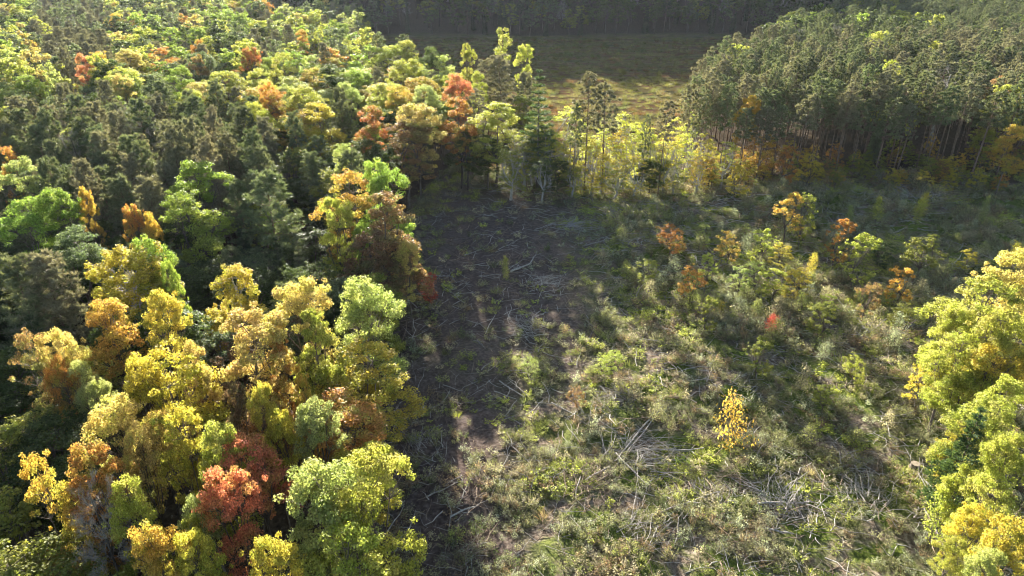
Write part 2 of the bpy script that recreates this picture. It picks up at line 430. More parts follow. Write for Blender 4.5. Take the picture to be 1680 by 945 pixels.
KG = dict(broad='broadleaf trees of the autumn wood', tall='broadleaf trees of the autumn wood', far='broadleaf trees of the autumn wood', birch='birches in the wood',
          poplar='slender trees along the meadow edge', pine='pines in the wood', fullpine='pines in the wood', white_pine='white pines', spruce='spruces in the wood',
          bare='bare trees', bare_pale='bare trees', sapling='saplings in the clearing', bush='bushes in the clearing', tuft='tufted trees')

def put(kind, x, y, h, w, ck, label, rz=None, var=None, z=None):
    """one tree: an Empty at its foot with trunk and crown as parts. h height, w crown width in metres"""
    pr = P[kind][(var if var is not None else random.randrange(99)) % len(P[kind])]
    o = bpy.data.objects.new(KN[kind], None); col.objects.link(o)
    o.empty_display_size = .5
    o.location = (x, y, gz(x, y) if z is None else z)
    o.rotation_euler = (random.uniform(-.03, .03), random.uniform(-.03, .03), random.uniform(0, 6.28) if rz is None else rz)
    s = w / 2 / pr['R']; o.scale = (s, s, h / pr['H'])
    o['label'] = label; o['category'] = KW[kind]; o['group'] = KG[kind]
    t = bpy.data.objects.new('trunk', pr['trunk']); t.parent = o; col.objects.link(t)
    c = bpy.data.objects.new(pr['crown'].name.split('.')[0], pr['crown']); c.parent = o; col.objects.link(c)
    a, b = C_[ck]; j0 = .97 * random.uniform(.85, 1.12); j = [j0 * random.uniform(.96, 1.04) for _ in range(3)]
    c.color = (a[0] * j[0], a[1] * j[1], a[2] * j[2], 1); c['tint'] = [b[0] * j[0], b[1] * j[1], b[2] * j[2]]
    return o

# ------------------------------------------------------------------ ground
def zone_cols(x, y):
    mead = inside(MEADOW, x, y).astype(float)
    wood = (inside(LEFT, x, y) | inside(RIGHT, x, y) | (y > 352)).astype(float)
    return mead, wood
def axis_coords(lo, hi, fine_lo, fine_hi, fine, coarse):
    a = list(np.arange(fine_lo, fine_hi, fine)); s = fine; q = a[-1]
    while q < hi: s = min(coarse, s * 1.08); q += s; a.append(q)
    s = fine; q = a[0]
    while q > lo: s = min(coarse, s * 1.08); q -= s; a.insert(0, q)
    return np.array(a)
gx = axis_coords(-1800, 1800, -20, 75, .5, 60); gy = axis_coords(-500, 2600, 24, 132, .5, 60)
X, Y = np.meshgrid(gx, gy); Z = ground_z(X, Y) - .0
near = (1 - sstep(110, 150, Y)) * sstep(-60, -25, X)
Z = Z + (fbm(X / 1.1, Y / 1.1, 21, 3) - .5) * .35 * near
nx, ny = len(gx), len(gy)
me = bpy.data.meshes.new('ground')
V = np.stack([X, Y, Z], -1).reshape(-1, 3)
ii = (np.arange(ny - 1)[:, None] * nx + np.arange(nx - 1)[None]).ravel()
FF = np.stack([ii, ii + 1, ii + nx + 1, ii + nx], -1)
me.vertices.add(len(V)); me.vertices.foreach_set('co', V.astype(np.float32).ravel())
me.loops.add(FF.size); me.loops.foreach_set('vertex_index', FF.ravel().astype(np.int32))
me.polygons.add(len(FF)); me.polygons.foreach_set('loop_start', (np.arange(len(FF)) * 4).astype(np.int32))
me.polygons.foreach_set('use_smooth', np.ones(len(FF), bool))
me.update(calc_edges=True)
md, wd = zone_cols(X, Y)
slash_shade = np.maximum(np.exp(-(((X + 4) / 15) ** 4) - ((Y - 92) / 34) ** 4), np.exp(-(((X + 7) / 8) ** 4) - ((Y - 42) / 30) ** 4))  # brown litter mask, doubling as painted shade at clearing head and left wood edge
for nm, arr in (('meadow', md), ('wood', wd), ('slash', slash_shade)):
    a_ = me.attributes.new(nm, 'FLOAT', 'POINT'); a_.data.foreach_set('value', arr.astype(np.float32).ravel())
def ground_mat():
    m, n, l = newmat('ground_litter')
    ge = n.new('ShaderNodeNewGeometry')
    def noise(sc, det=4, vec=None, rough=.6):
        k = n.new('ShaderNodeTexNoise'); k.inputs['Scale'].default_value = sc; k.inputs['Detail'].default_value = det; k.inputs['Roughness'].default_value = rough
        l.new(vec or ge.outputs['Position'], k.inputs['Vector']); return k.outputs['Fac']
    def ramp(f, stops):
        r = n.new('ShaderNodeValToRGB'); e = r.color_ramp.elements
        while len(e) < len(stops): e.new(.5)
        for q, (p_, c_) in zip(e, stops): q.position = p_; q.color = (*c_, 1)
        l.new(f, r.inputs[0]); return r.outputs[0]
    litter = ramp(noise(3.5, 6), [(.3, (.05, .038, .028)), (.45, (.13, .10, .075)), (.58, (.23, .185, .14)), (.7, (.38, .33, .26))])
    green = ramp(noise(5, 5), [(.3, (.03, .045, .012)), (.5, (.09, .12, .025)), (.7, (.2, .22, .05))])
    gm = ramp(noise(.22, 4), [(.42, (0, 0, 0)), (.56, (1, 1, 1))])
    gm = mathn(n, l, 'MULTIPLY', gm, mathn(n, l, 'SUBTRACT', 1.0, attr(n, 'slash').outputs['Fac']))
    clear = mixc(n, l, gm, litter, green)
    clear = mixc(n, l, mathn(n, l, 'MULTIPLY', attr(n, 'slash').outputs['Fac'], .8), clear, ramp(noise(2.2, 6), [(.3, (.03, .022, .022)), (.5, (.075, .055, .052)), (.7, (.15, .12, .11))]))  # litter colour lowered here to deepen the shadows
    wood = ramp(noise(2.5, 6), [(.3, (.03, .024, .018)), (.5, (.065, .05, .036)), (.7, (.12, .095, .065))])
    mp = n.new('ShaderNodeMapping'); mp.inputs['Scale'].default_value = (.5, 1.6, 1); l.new(ge.outputs['Position'], mp.inputs[0])
    mead = ramp(noise(.06, 6, mp.outputs[0]), [(.36, (.07, .065, .03)), (.46, (.13, .11, .045)), (.54, (.10, .055, .035)), (.6, (.17, .14, .055)), (.72, (.10, .10, .035))])
    md2 = mixc(n, l, .6, mead, ramp(noise(1.2, 5, mp.outputs[0]), [(.35, (.3, .28, .3)), (.65, (1, 1, .9))]), 'MULTIPLY')
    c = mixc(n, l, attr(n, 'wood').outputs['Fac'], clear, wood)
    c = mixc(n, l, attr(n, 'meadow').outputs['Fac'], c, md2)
    p = n.new('ShaderNodeBsdfPrincipled'); l.new(c, p.inputs['Base Color']); p.inputs['Roughness'].default_value = .95; p.inputs['Specular IOR Level'].default_value = 0.0
    b = n.new('ShaderNodeBump'); b.inputs['Strength'].default_value = .8; b.inputs['Distance'].default_value = .15
    l.new(noise(4.5, 7, None, .7), b.inputs['Height']); l.new(b.outputs[0], p.inputs['Normal'])
    o = n.new('ShaderNodeOutputMaterial'); l.new(p.outputs[0], o.inputs['Surface'])
    return m
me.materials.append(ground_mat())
g_ = bpy.data.objects.new('ground', me); col.objects.link(g_); g_['kind'] = 'structure'

# ------------------------------------------------------------------ hand-placed trees: crown top pixel (u, v), crown width in pixels
placed = []          # x, y, radius
landmarks = []       # x, y, phrase
def hero(u, v, w, kind, ck, h, label, lm=None, rz=None, var=None, wm=1.0):
    x, y, d = at(u, v, h)
    wm_ = w * d / F * wm
    o = put(kind, x, y, h, wm_, ck, label, rz, var)
    placed.append((x, y, wm_ / 2))
    if lm: landmarks.append((x, y, lm))
    return o
H_ = hero
# far orange drift of the left wood
for (u, v, w, k, ck, lb) in [(133, 88, 44, 'broad', 'R', 'reddish orange far crown beginning the orange drift'), (160, 84, 50, 'broad', 'GO', 'golden far crown in the orange drift'), (207, 82, 60, 'broad', 'PK', 'peach far crown in the middle of the orange drift'),
        (267, 78, 60, 'broad', 'O', 'broad orange far crown ending the orange drift'), (318, 90, 36, 'broad', 'BR', 'small brown far crown in front of the orange drift'), (323, 62, 34, 'broad', 'O', 'little orange crown behind the orange drift'),
        (410, 78, 36, 'broad', 'RG', 'rust and green far crown apart from the orange drift'), (498, 48, 36, 'broad', 'O', 'small orange crown on the far crest of the wood'), (185, 20, 34, 'broad', 'GO', 'golden speck crown on the far crest of the wood'), (440, 135, 40, 'broad', 'O', 'orange crown tucked behind the large domed group')]:
    H_(u, v, w, k, ck, 18, lb)
# near left wood
H_(515, 752, 165, 'broad', 'PG', 15, 'tall broadleaf tree with whitish green top and pale flank at the clearing edge', 'whitish edge tree', var=0)
H_(605, 735, 150, 'broad', 'YG', 15.5, 'big yellow-green broadleaf tree nearest the brush-strewn clearing, lit from behind', 'big yellow-green edge tree', var=1)
H_(560, 860, 170, 'broad', 'YG', 12.5, 'shaded lower green crown under the big yellow-green edge tree', var=2)
H_(430, 893, 100, 'broad', 'Y', 13, 'bright yellow crown at the very bottom of the wood', 'bright yellow bottom crown', var=3)
H_(245, 850, 105, 'broad', 'GO', 14, 'golden crown with knobbly clumps low in the wood', 'knobbly golden crown', var=0)
H_(318, 870, 80, 'broad', 'Y', 13, 'narrow yellow crown leaning against the knobbly golden crown', var=4)
H_(48, 750, 90, 'broad', 'GO', 15, 'orange-yellow crown standing bright over the shaded wood', 'orange-yellow outer crown', var=2)
H_(150, 732, 120, 'broad', 'O', 15, 'broad orange crown above the grey bare tree', 'broad orange crown', var=1)
H_(215, 700, 70, 'broad', 'PK', 14.5, 'small peach crown beside the broad orange crown', var=4)
H_(95, 878, 55, 'sapling', 'PK', 10, 'sparse salmon-leaved young tree in front of the grey bare tree', wm=1.2)
H_(140, 790, 150, 'bare', 'GR', 14, 'grey leafless tree with a tangle of fine twigs', 'grey leafless tree', var=1)
H_(372, 778, 115, 'broad', 'R', 14, 'salmon red crown standing alone in the green wood', 'salmon red crown', var=3)
H_(412, 712, 120, 'broad', 'R', 13.5, 'scarlet crown spreading beside the pale round edge crown', 'scarlet crown', var=4)
H_(200, 782, 90, 'broad', 'YG', 14, 'yellow-green crown beside the grey leafless tree', 'yellow-green crown by bare tree', var=0)
H_(310, 820, 70, 'broad', 'WG', 12, 'sparse pale green crown below the salmon red crown', var=4)
H_(300, 850, 60, 'broad', 'YG', 11.5, 'small lime crown between golden crown and salmon red crown', var=0)
H_(360, 690, 105, 'broad', 'YG', 14.5, 'rounded yellow-green crown behind the scarlet crown', var=1)
H_(297, 672, 100, 'broad', 'Y', 15, 'pale yellow crown in the middle of the near wood', 'pale yellow middle crown', var=2)
H_(175, 645, 130, 'broad', 'PK', 15.5, 'peach and straw crown on the shoulder of the near wood', 'peach shoulder crown', var=0)
H_(245, 690, 90, 'broad', 'OG', 13.5, 'mixed orange and green crown tucked under the peach shoulder crown', var=3)
H_(270, 562, 150, 'broad', 'YB', 16, 'large bright yellow crown with lobed outline', 'large bright yellow crown', var=2)
H_(222, 590, 80, 'broad', 'Y', 15, 'smaller yellow crown joined to the large bright yellow crown', var=4)
H_(318, 562, 70, 'broad', 'PK', 15, 'pinkish yellow crown behind the large bright yellow crown', var=1)
H_(398, 508, 135, 'tall', 'PK', 16.5, 'tall pale crown flushed pink at the tips', 'pink-flushed tall crown', var=0)
H_(492, 462, 115, 'broad', 'PK', 16, 'broad crown of yellow-green with pinkish tips near the crimson sapling', 'pink-tipped broad crown', var=3)
H_(592, 453, 120, 'broad', 'PG', 16, 'pale green crown whose outer sprays turn orange, at the wood edge', 'pale green edge crown', var=0)
H_(515, 510, 90, 'tall', 'YG', 15.5, 'tall lime crown with long bare stems below, at the wood edge', 'tall lime edge crown', var=1)
H_(450, 560, 60, 'broad', 'O', 14, 'small orange crown between two tall pale crowns', var=2)
H_(370, 433, 120, 'birch', 'YB', 15, 'olive yellow birch standing clear against dark wood', 'olive yellow birch', var=0)
H_(374, 500, 18, 'spruce', 'PD', 12, 'thin dark spruce spire poking up before the olive yellow birch', var=0)
H_(510, 645, 90, 'broad', 'WG', 14, 'silvery green rounded crown at the wood edge', 'silvery round edge crown', var=4)
H_(430, 632, 60, 'broad', 'Y', 14.5, 'small clear yellow crown near the silvery round crown', var=3)
H_(380, 632, 70, 'broad', 'DR', 14, 'dark russet crown between yellow crowns', 'dark russet crown', var=1)
H_(455, 672, 75, 'broad', 'YB', 13.5, 'olive crown in front of the small clear yellow crown', var=0)
H_(497, 612, 45, 'broad', 'GO', 13, 'golden spray of leaves low on the wood edge', var=2)
H_(172, 490, 115, 'broad', 'GO', 15, 'gold crown with upright lobes beside another gold crown', 'twin gold crowns', var=1)
H_(255, 485, 85, 'broad', 'Y', 15.5, 'gold crown with ragged edge above the dark gap', var=3)
H_(100, 535, 75, 'broad', 'PK', 15, 'pale peach crown beside the orange-brown crown', var=4)
H_(45, 543, 95, 'broad', 'BR', 15, 'orange-brown crown by the pale peach crown', 'orange-brown crown', var=2)
H_(95, 570, 60, 'broad', 'O', 14.2, 'small tan orange crown in front of the pale peach crown', var=0)
H_(140, 588, 60, 'broad', 'WG', 13.5, 'white-green small crown below the gold crowns', var=1)
H_(150, 630, 50, 'broad', 'WG', 12.5, 'little whitish crown in the shade under the gold crowns', var=3)
H_(190, 402, 170, 'birch', 'YB', 16, 'large olive yellow domed crown among the green trees', 'large olive yellow dome', var=1)
H_(232, 384, 75, 'broad', 'G', 16.5, 'bright green round top rising behind the olive yellow dome', var=0)
H_(275, 425, 35, 'broad', 'G', 15, 'tiny bright green top at the foot of the olive yellow dome', var=4)
H_(108, 377, 110, 'broad', 'GR', 16, 'dark crown speckled with pale tips', 'dark pale-speckled crown', var=1)
H_(60, 420, 120, 'fullpine', 'PB', 16, 'broad grey-green pine, shaggy, next to the olive yellow dome', 'broad shaggy pine', var=0)
H_(10, 430, 110, 'fullpine', 'P', 16, 'second shaggy pine at the picture edge', var=1)
H_(300, 311, 110, 'broad', 'G', 16, 'bright green round crown with a shaded skirt', 'bright green round crown', var=2)
H_(318, 264, 105, 'broad', 'G', 17, 'bright green lobed crown just behind another bright green crown', 'bright green lobed crown', var=1)
H_(432, 288, 110, 'fullpine', 'P', 17, 'dark pointed pine with pale tips in deep shade', 'dark pointed pine', var=0)
H_(482, 372, 36, 'white_pine', 'P', 12, 'small pale-tipped pine alone in the dark gap', 'small lone pine', var=1)
H_(215, 337, 36, 'broad', 'O', 14.5, 'small orange crown between dark trees', 'small orange crown', var=3)
H_(240, 343, 34, 'broad', 'GO', 14, 'small golden orange crown touching the small orange crown', var=0)
H_(35, 325, 110, 'broad', 'G', 16, 'wide green crown by the picture edge above the shaggy pine', 'wide green outer crown', var=0)
H_(92, 310, 80, 'broad', 'G', 16.5, 'green crown beside the wide green outer crown', var=3)
H_(135, 310, 34, 'broad', 'GO', 16, 'thin golden top among green crowns', var=3)
H_(625, 257, 88, 'broad', 'G', 18, 'bright lime green top crowning the big mixed tree group', 'bright lime top', var=0)
H_(565, 280, 105, 'broad', 'GO', 17, 'gold and orange crown beside the bright lime top', 'gold and orange crown', var=2)
H_(632, 318, 120, 'tall', 'BR', 16.5, 'tall rusty brown crown facing the clearing', 'tall rusty brown tree', var=1)
H_(548, 320, 70, 'tall', 'YG', 16, 'tall yellow-green crown flanking the rusty brown tree', 'tall flanking green tree', var=0)
H_(590, 362, 44, 'broad', 'G', 14, 'small bright green crown in front of the rusty brown tree', var=4)
H_(600, 380, 110, 'tall', 'DR', 14, 'dull russet crown low in the big mixed tree group', var=1)
H_(665, 395, 50, 'broad', 'PK', 12, 'small sparse orange-tipped tree leaning out over the clearing', 'sparse orange-tipped tree', var=4)
H_(492, 136, 80, 'broad', 'YG', 18.5, 'yellow-green crown topping the large domed group', 'large orange-shouldered dome', var=0)
H_(452, 148, 66, 'broad', 'O', 17.5, 'orange shoulder crown of the large domed group', var=2)
H_(490, 178, 90, 'tall', 'OG', 15.5, 'tall orange and green tree in front of the large domed group', var=0)
H_(520, 165, 80, 'tall', 'YB', 17, 'yellow-green flank crown of the large orange-shouldered dome', var=1)
H_(18, 260, 85, 'broad', 'PG', 17, 'pale yellowish crown at the picture edge', 'pale outer crown', var=1)
H_(5, 238, 40, 'broad', 'O', 16, 'orange crown cut by the picture edge', var=2)
H_(565, 235, 50, 'broad', 'PG', 15, 'pale green crown between the dome and the red crowns', var=2)
H_(415, 165, 60, 'broad', 'YG', 17, 'yellow-green crown beside the large orange-shouldered dome', var=0)
# middle wood by the meadow
H_(618, 172, 82, 'broad', 'RG', 17, 'red-orange crown with green flank near the meadow', 'red-orange crown', var=1)
H_(682, 172, 84, 'broad', 'PK', 17, 'peach-gold crown between two red crowns', 'peach-gold crown', var=3)
H_(660, 200, 100, 'tall', 'BR', 15, 'shaded rust and green crown below the peach-gold crown', var=0)
H_(748, 118, 60, 'broad', 'R', 18, 'pinkish red crown tallest beside the meadow', 'pinkish red meadow crown', var=0)
H_(752, 158, 72, 'tall', 'O', 17, 'deep orange crown below the pinkish red crown', 'deep orange crown', var=1)
H_(655, 135, 64, 'broad', 'OG', 17, 'yellow-orange crown behind the red-orange crown', var=0)
H_(702, 138, 56, 'broad', 'WG', 17, 'silvery pale crown among orange crowns', 'silvery pale crown', var=4)
H_(725, 90, 50, 'broad', 'PG', 17, 'pale green crown on the meadow shore', var=2)
H_(780, 118, 44, 'broad', 'YG', 17, 'yellow-green crown beside the pinkish red crown', var=1)
H_(810, 166, 92, 'tall', 'YG', 16, 'tall lime green tree at the head of the clearing', 'tall lime green tree', var=0)
H_(885, 115, 72, 'white_pine', 'WP', 21.5, 'green white pine with level branches at the clearing head', 'level-branched white pine', var=0)
H_(766, 68, 30, 'broad', 'YG', 18.5, 'small round lime crown left over the dark meadow', var=0)
H_(860, 74, 32, 'broad', 'YG', 17.5, 'small round lime crown above the grey meadow pine', var=3)
H_(828, 46, 60, 'tuft', 'YG', 21.5, 'tall thin tree carrying separate leafy tufts above the meadow', 'tall tufted tree', rz=0.0, wm=1.0)
H_(822, 92, 66, 'fullpine', 'PB', 19, 'grey pine below the tall tufted tree', 'grey meadow pine', var=1)
H_(800, 98, 50, 'pine', 'PB', 18, 'slim grey pine beside the grey meadow pine', var=0)
H_(865, 120, 50, 'fullpine', 'PB', 17, 'short grey pine between meadow pine and white pine', var=0)
H_(856, 155, 60, 'tall', 'OL', 14, 'olive crown between lime green tree and white pine', var=1)
H_(622, 60, 34, 'pine', 'GR', 19, 'grey spire pine before the dark far wood', 'grey spire pine', var=2)
H_(662, 58, 40, 'pine', 'GR', 19, 'second grey spire pine before the dark far wood', var=0)
for i, (u, v, w, ck, h) in enumerate([(928, 172, 66, 'Y', 13.5), (905, 215, 50, 'YG', 10), (958, 215, 44, 'Y', 10), (1030, 183, 50, 'Y', 13), (1056, 195, 44, 'Y', 12), (1012, 208, 40, 'YB', 11), (1075, 225, 36, 'YG', 9.5), (1114, 187, 40, 'Y', 13), (1098, 215, 36, 'YB', 11), (1132, 215, 34, 'YG', 10), (860, 222, 60, 'OL', 10), (838, 240, 50, 'OL', 9), (890, 255, 44, 'DG', 8), (1085, 250, 34, 'OL', 7), (990, 245, 44, 'YB', 8), (1045, 250, 44, 'YB', 8)]):
    wd_ = ('tallest clear yellow tree beside the white pine', 'low lime tree at the foot of the white pine', 'low yellow tree before the double red pine', 'bright yellow tree behind the double red pine, meadow behind',
           'second yellow tree behind the double red pine', 'olive yellow tree touching the double red pine', 'small lime tree before the single thin pine', 'yellow tree just beyond the single thin pine',
           'olive yellow tree close to the single thin pine', 'small lime tree at the start of the pine stand', 'low olive tree under the lime green tree', 'lower olive tree in front of the tall lime green tree',
           'small dark tree below the white pine trunk', 'small olive tree below the single thin pine', 'low yellowish thicket tree below the double red pine', 'low yellow thicket tree at the treeline gap')[i]
    H_(u, v, w * 1.35, 'poplar', 'YT' if ck == 'Y' else ck, h * 1.08, wd_, None, var=i)
H_(968, 122, 56, 'pine', 'PB', 21.5, 'tall red pine, first of the double pine before the meadow', 'double red pine', var=0)
H_(998, 138, 48, 'pine', 'PB', 20, 'tall red pine, the lower one of the double pine before the meadow', var=1)
H_(1095, 166, 36, 'pine', 'PB', 17.6, 'single thin red pine in front of yellow trees', 'single thin pine', var=3)
for i, (u, v, w, h) in enumerate([(945, 170, 26, 16.5), (1138, 138, 38, 18.5), (1158, 150, 34, 17.5), (1178, 132, 38, 19), (1200, 140, 36, 18.5), (1222, 128, 38, 19), (1062, 190, 22, 15)]):
    H_(u, v, w, 'pine', 'PB' if i % 2 else 'P', h, ('short thin pine just beside the double red pine', 'outermost thin pine at the meadow end of the pine stand', 'second thin pine from the meadow end of the pine stand', 'third thin pine from the meadow end of the pine stand',
       'fourth thin pine from the meadow end of the pine stand', 'fifth thin pine from the meadow end of the pine stand', 'little thin pine between double red pine and single thin pine')[i], var=i)
H_(780, 150, 40, 'pine', 'PB', 16, 'thin grey pine behind the deep orange crown', var=2)
for i, (u, v, w, ck, h) in enumerate([(765, 205, 60, 'DG', 11), (800, 225, 60, 'DG', 9), (915, 262, 40, 'DG', 6), (940, 270, 46, 'OL', 5.5), (1010, 268, 46, 'OL', 6), (1070, 262, 40, 'DG', 6.5), (1110, 262, 44, 'OL', 6), (1145, 255, 40, 'YB', 7), (975, 225, 40, 'YB', 10), (1000, 190, 40, 'YG', 12), (875, 185, 40, 'OL', 12.5), (940, 205, 50, 'YG', 11)]):
    H_(u, v, w * 1.3, 'broad' if ck == 'DG' else 'poplar', ck, h * 1.1, ('dark low tree below the pinkish red crown', 'dark low tree under the tall lime green tree', 'little dark tree at the head of the clearing', 'little olive tree before the tallest clear yellow tree',
        'little olive tree at the foot of the double red pine', 'little dark tree left of the single thin pine', 'little olive tree right of the single thin pine', 'little yellowish tree at the end of the treeline',
        'slim yellow tree between the double red pine trunks', 'slim lime tree behind the lower red pine of the pair', 'slim olive tree hugging the white pine', 'slim lime tree beside the tallest clear yellow tree')[i], var=i)
for i, (u, v, w, ck, h) in enumerate([(885, 190, 70, 'YG', 13), (935, 228, 60, 'YB', 9), (980, 205, 60, 'Y', 12), (1032, 215, 60, 'YG', 11.5), (1070, 200, 60, 'YG', 12.5), (1112, 232, 50, 'YG', 9.5), (1160, 215, 50, 'YB', 11), (1195, 225, 50, 'YG', 10), (845, 195, 80, 'YG', 13), (1140, 180, 40, 'YG', 13)]):
    H_(u, v, w, 'poplar', 'YT' if ck == 'Y' or i in (3, 4) else ck, h, ('full lime tree just behind the slim olive tree by the white pine', 'round olive yellow tree low in the treeline beside the clear yellow tree', 'full yellow tree right behind the double red pine stems', 'wide lemon tree in the gap beyond the double red pine',
      'wide lemon tree between the double red pine and the single thin pine', 'low lime tree covering the stem of the single thin pine', 'olive yellow tree among the first pine stems', 'lime tree deep among the first pine stems', 'full lime tree between tall lime green tree and white pine', 'tall lime tree closing the treeline before the pine stand')[i], var=i + 1)
# pine stand accents
H_(1288, 33, 42, 'broad', 'YG', 18, 'bright yellow-green crown at the far meadow corner', 'bright meadow corner crown', var=0)
H_(1540, 68, 42, 'broad', 'YG', 19, 'bright yellow-green crown standing out of the pine stand', 'bright crown in the pines', var=1)
H_(1462, 97, 44, 'broad', 'YG', 19, 'yellow-green crown breaking the front of the pine canopy', 'crown breaking the pines', var=2)
H_(1450, 52, 40, 'broad', 'YG', 18, 'small lime crown deep in the pine stand', var=3)
H_(1232, 158, 40, 'broad', 'GO', 16, 'golden crown on the front edge of the pines', 'golden pine-edge crown', var=3)
H_(1515, 148, 26, 'broad', 'YG', 15, 'little lime crown beside the pale-branched dead pine', var=1)
H_(1562, 112, 120, 'bare_pale', 'GR', 18, 'dead-topped pine with twisting pale bare branches', 'pale-branched dead pine', rz=1.0)
H_(1565, 105, 90, 'pine', 'PB', 18, 'wide-crowned grey pine behind the pale-branched dead pine', var=2)
H_(1662, 138, 80, 'tall', 'YG', 17, 'lemon green tree at the far end of the pine stand', 'lemon tree by the pines', var=0)
H_(1640, 125, 50, 'broad', 'BR', 17, 'russet red crown beside the lemon tree', 'russet crown by lemon tree', var=4)
H_(1672, 205, 50, 'broad', 'GO', 13, 'yellow-orange lower tree in front of the lemon tree', var=1)
# right-hand near trees
H_(1628, 458, 150, 'broad', 'YG', 14, 'big yellow-green tree on the sunny side of the clearing', 'big sunny-side tree', var=2)
H_(1665, 410, 110, 'broad', 'PK', 16, 'orange-gold topped tree behind the big sunny-side tree', 'orange-gold topped tree', var=1)
H_(1580, 500, 80, 'broad', 'YG', 12, 'yellow-green side crown reaching from the sunny-side tree', var=0)
H_(1527, 574, 40, 'sapling', 'Y', 6.5, 'low yellow spray tree in front of the sunny-side tree', var=1)
H_(1592, 585, 80, 'broad', 'Y', 8, 'low yellow crown beneath the sunny-side tree', var=3)
H_(1655, 560, 110, 'broad', 'Y', 12, 'yellow crown in front of the sunny-side tree, cut by the frame', var=4)
H_(1640, 655, 120, 'broad', 'YG', 12, 'lime green crown behind the soft-needled pine', var=0)
H_(1612, 668, 90, 'white_pine', 'WP', 12, 'soft-needled green pine in front of yellow crowns', 'soft-needled pine', var=1)
H_(1585, 765, 60, 'broad', 'YG', 8, 'low lime tree beside the leaning bare poles', var=1)
H_(1650, 780, 100, 'broad', 'YG', 10, 'green shaded crown under the soft-needled pine', var=2)
H_(1665, 850, 90, 'broad', 'Y', 12, 'golden crown at the bottom corner of the clearing', 'golden corner crown', var=4)
H_(1625, 900, 75, 'broad', 'PG', 11, 'pale straw-green crown at the bottom corner', var=3)
H_(1560, 800, 50, 'sapling', 'YG', 6, 'thin-leaved young tree next to the leaning bare poles', var=0)
for i, (u, v, w, ck, h) in enumerate([(1600, 600, 90, 'YG', 9), (1665, 620, 90, 'YG', 12), (1590, 700, 80, 'YB', 8), (1670, 720, 90, 'YG', 12), (1610, 830, 70, 'YB', 8.5), (1660, 500, 110, 'YG', 15), (1575, 880, 60, 'YG', 6.5), (1580, 545, 90, 'YG', 11)]):
    H_(u, v, w, 'broad', ck, h, ('low lime crown in front of the big sunny-side tree', 'lime crown behind the soft-needled pine top', 'olive yellow low crown beside the soft-needled pine', 'lime crown between the soft-needled pine and the golden corner crown',
       'olive yellow low crown above the pale straw-green crown', 'wide lime crown joined to the big sunny-side tree', 'small lime bush-like tree by the leaning bare poles', 'lime lower limb crown of the sunny-side clump')[i], var=i)
H_(700, 436, 30, 'sapling', 'CR', 5.5, 'crimson sapling glowing against the dark wood edge', 'crimson sapling', var=2)
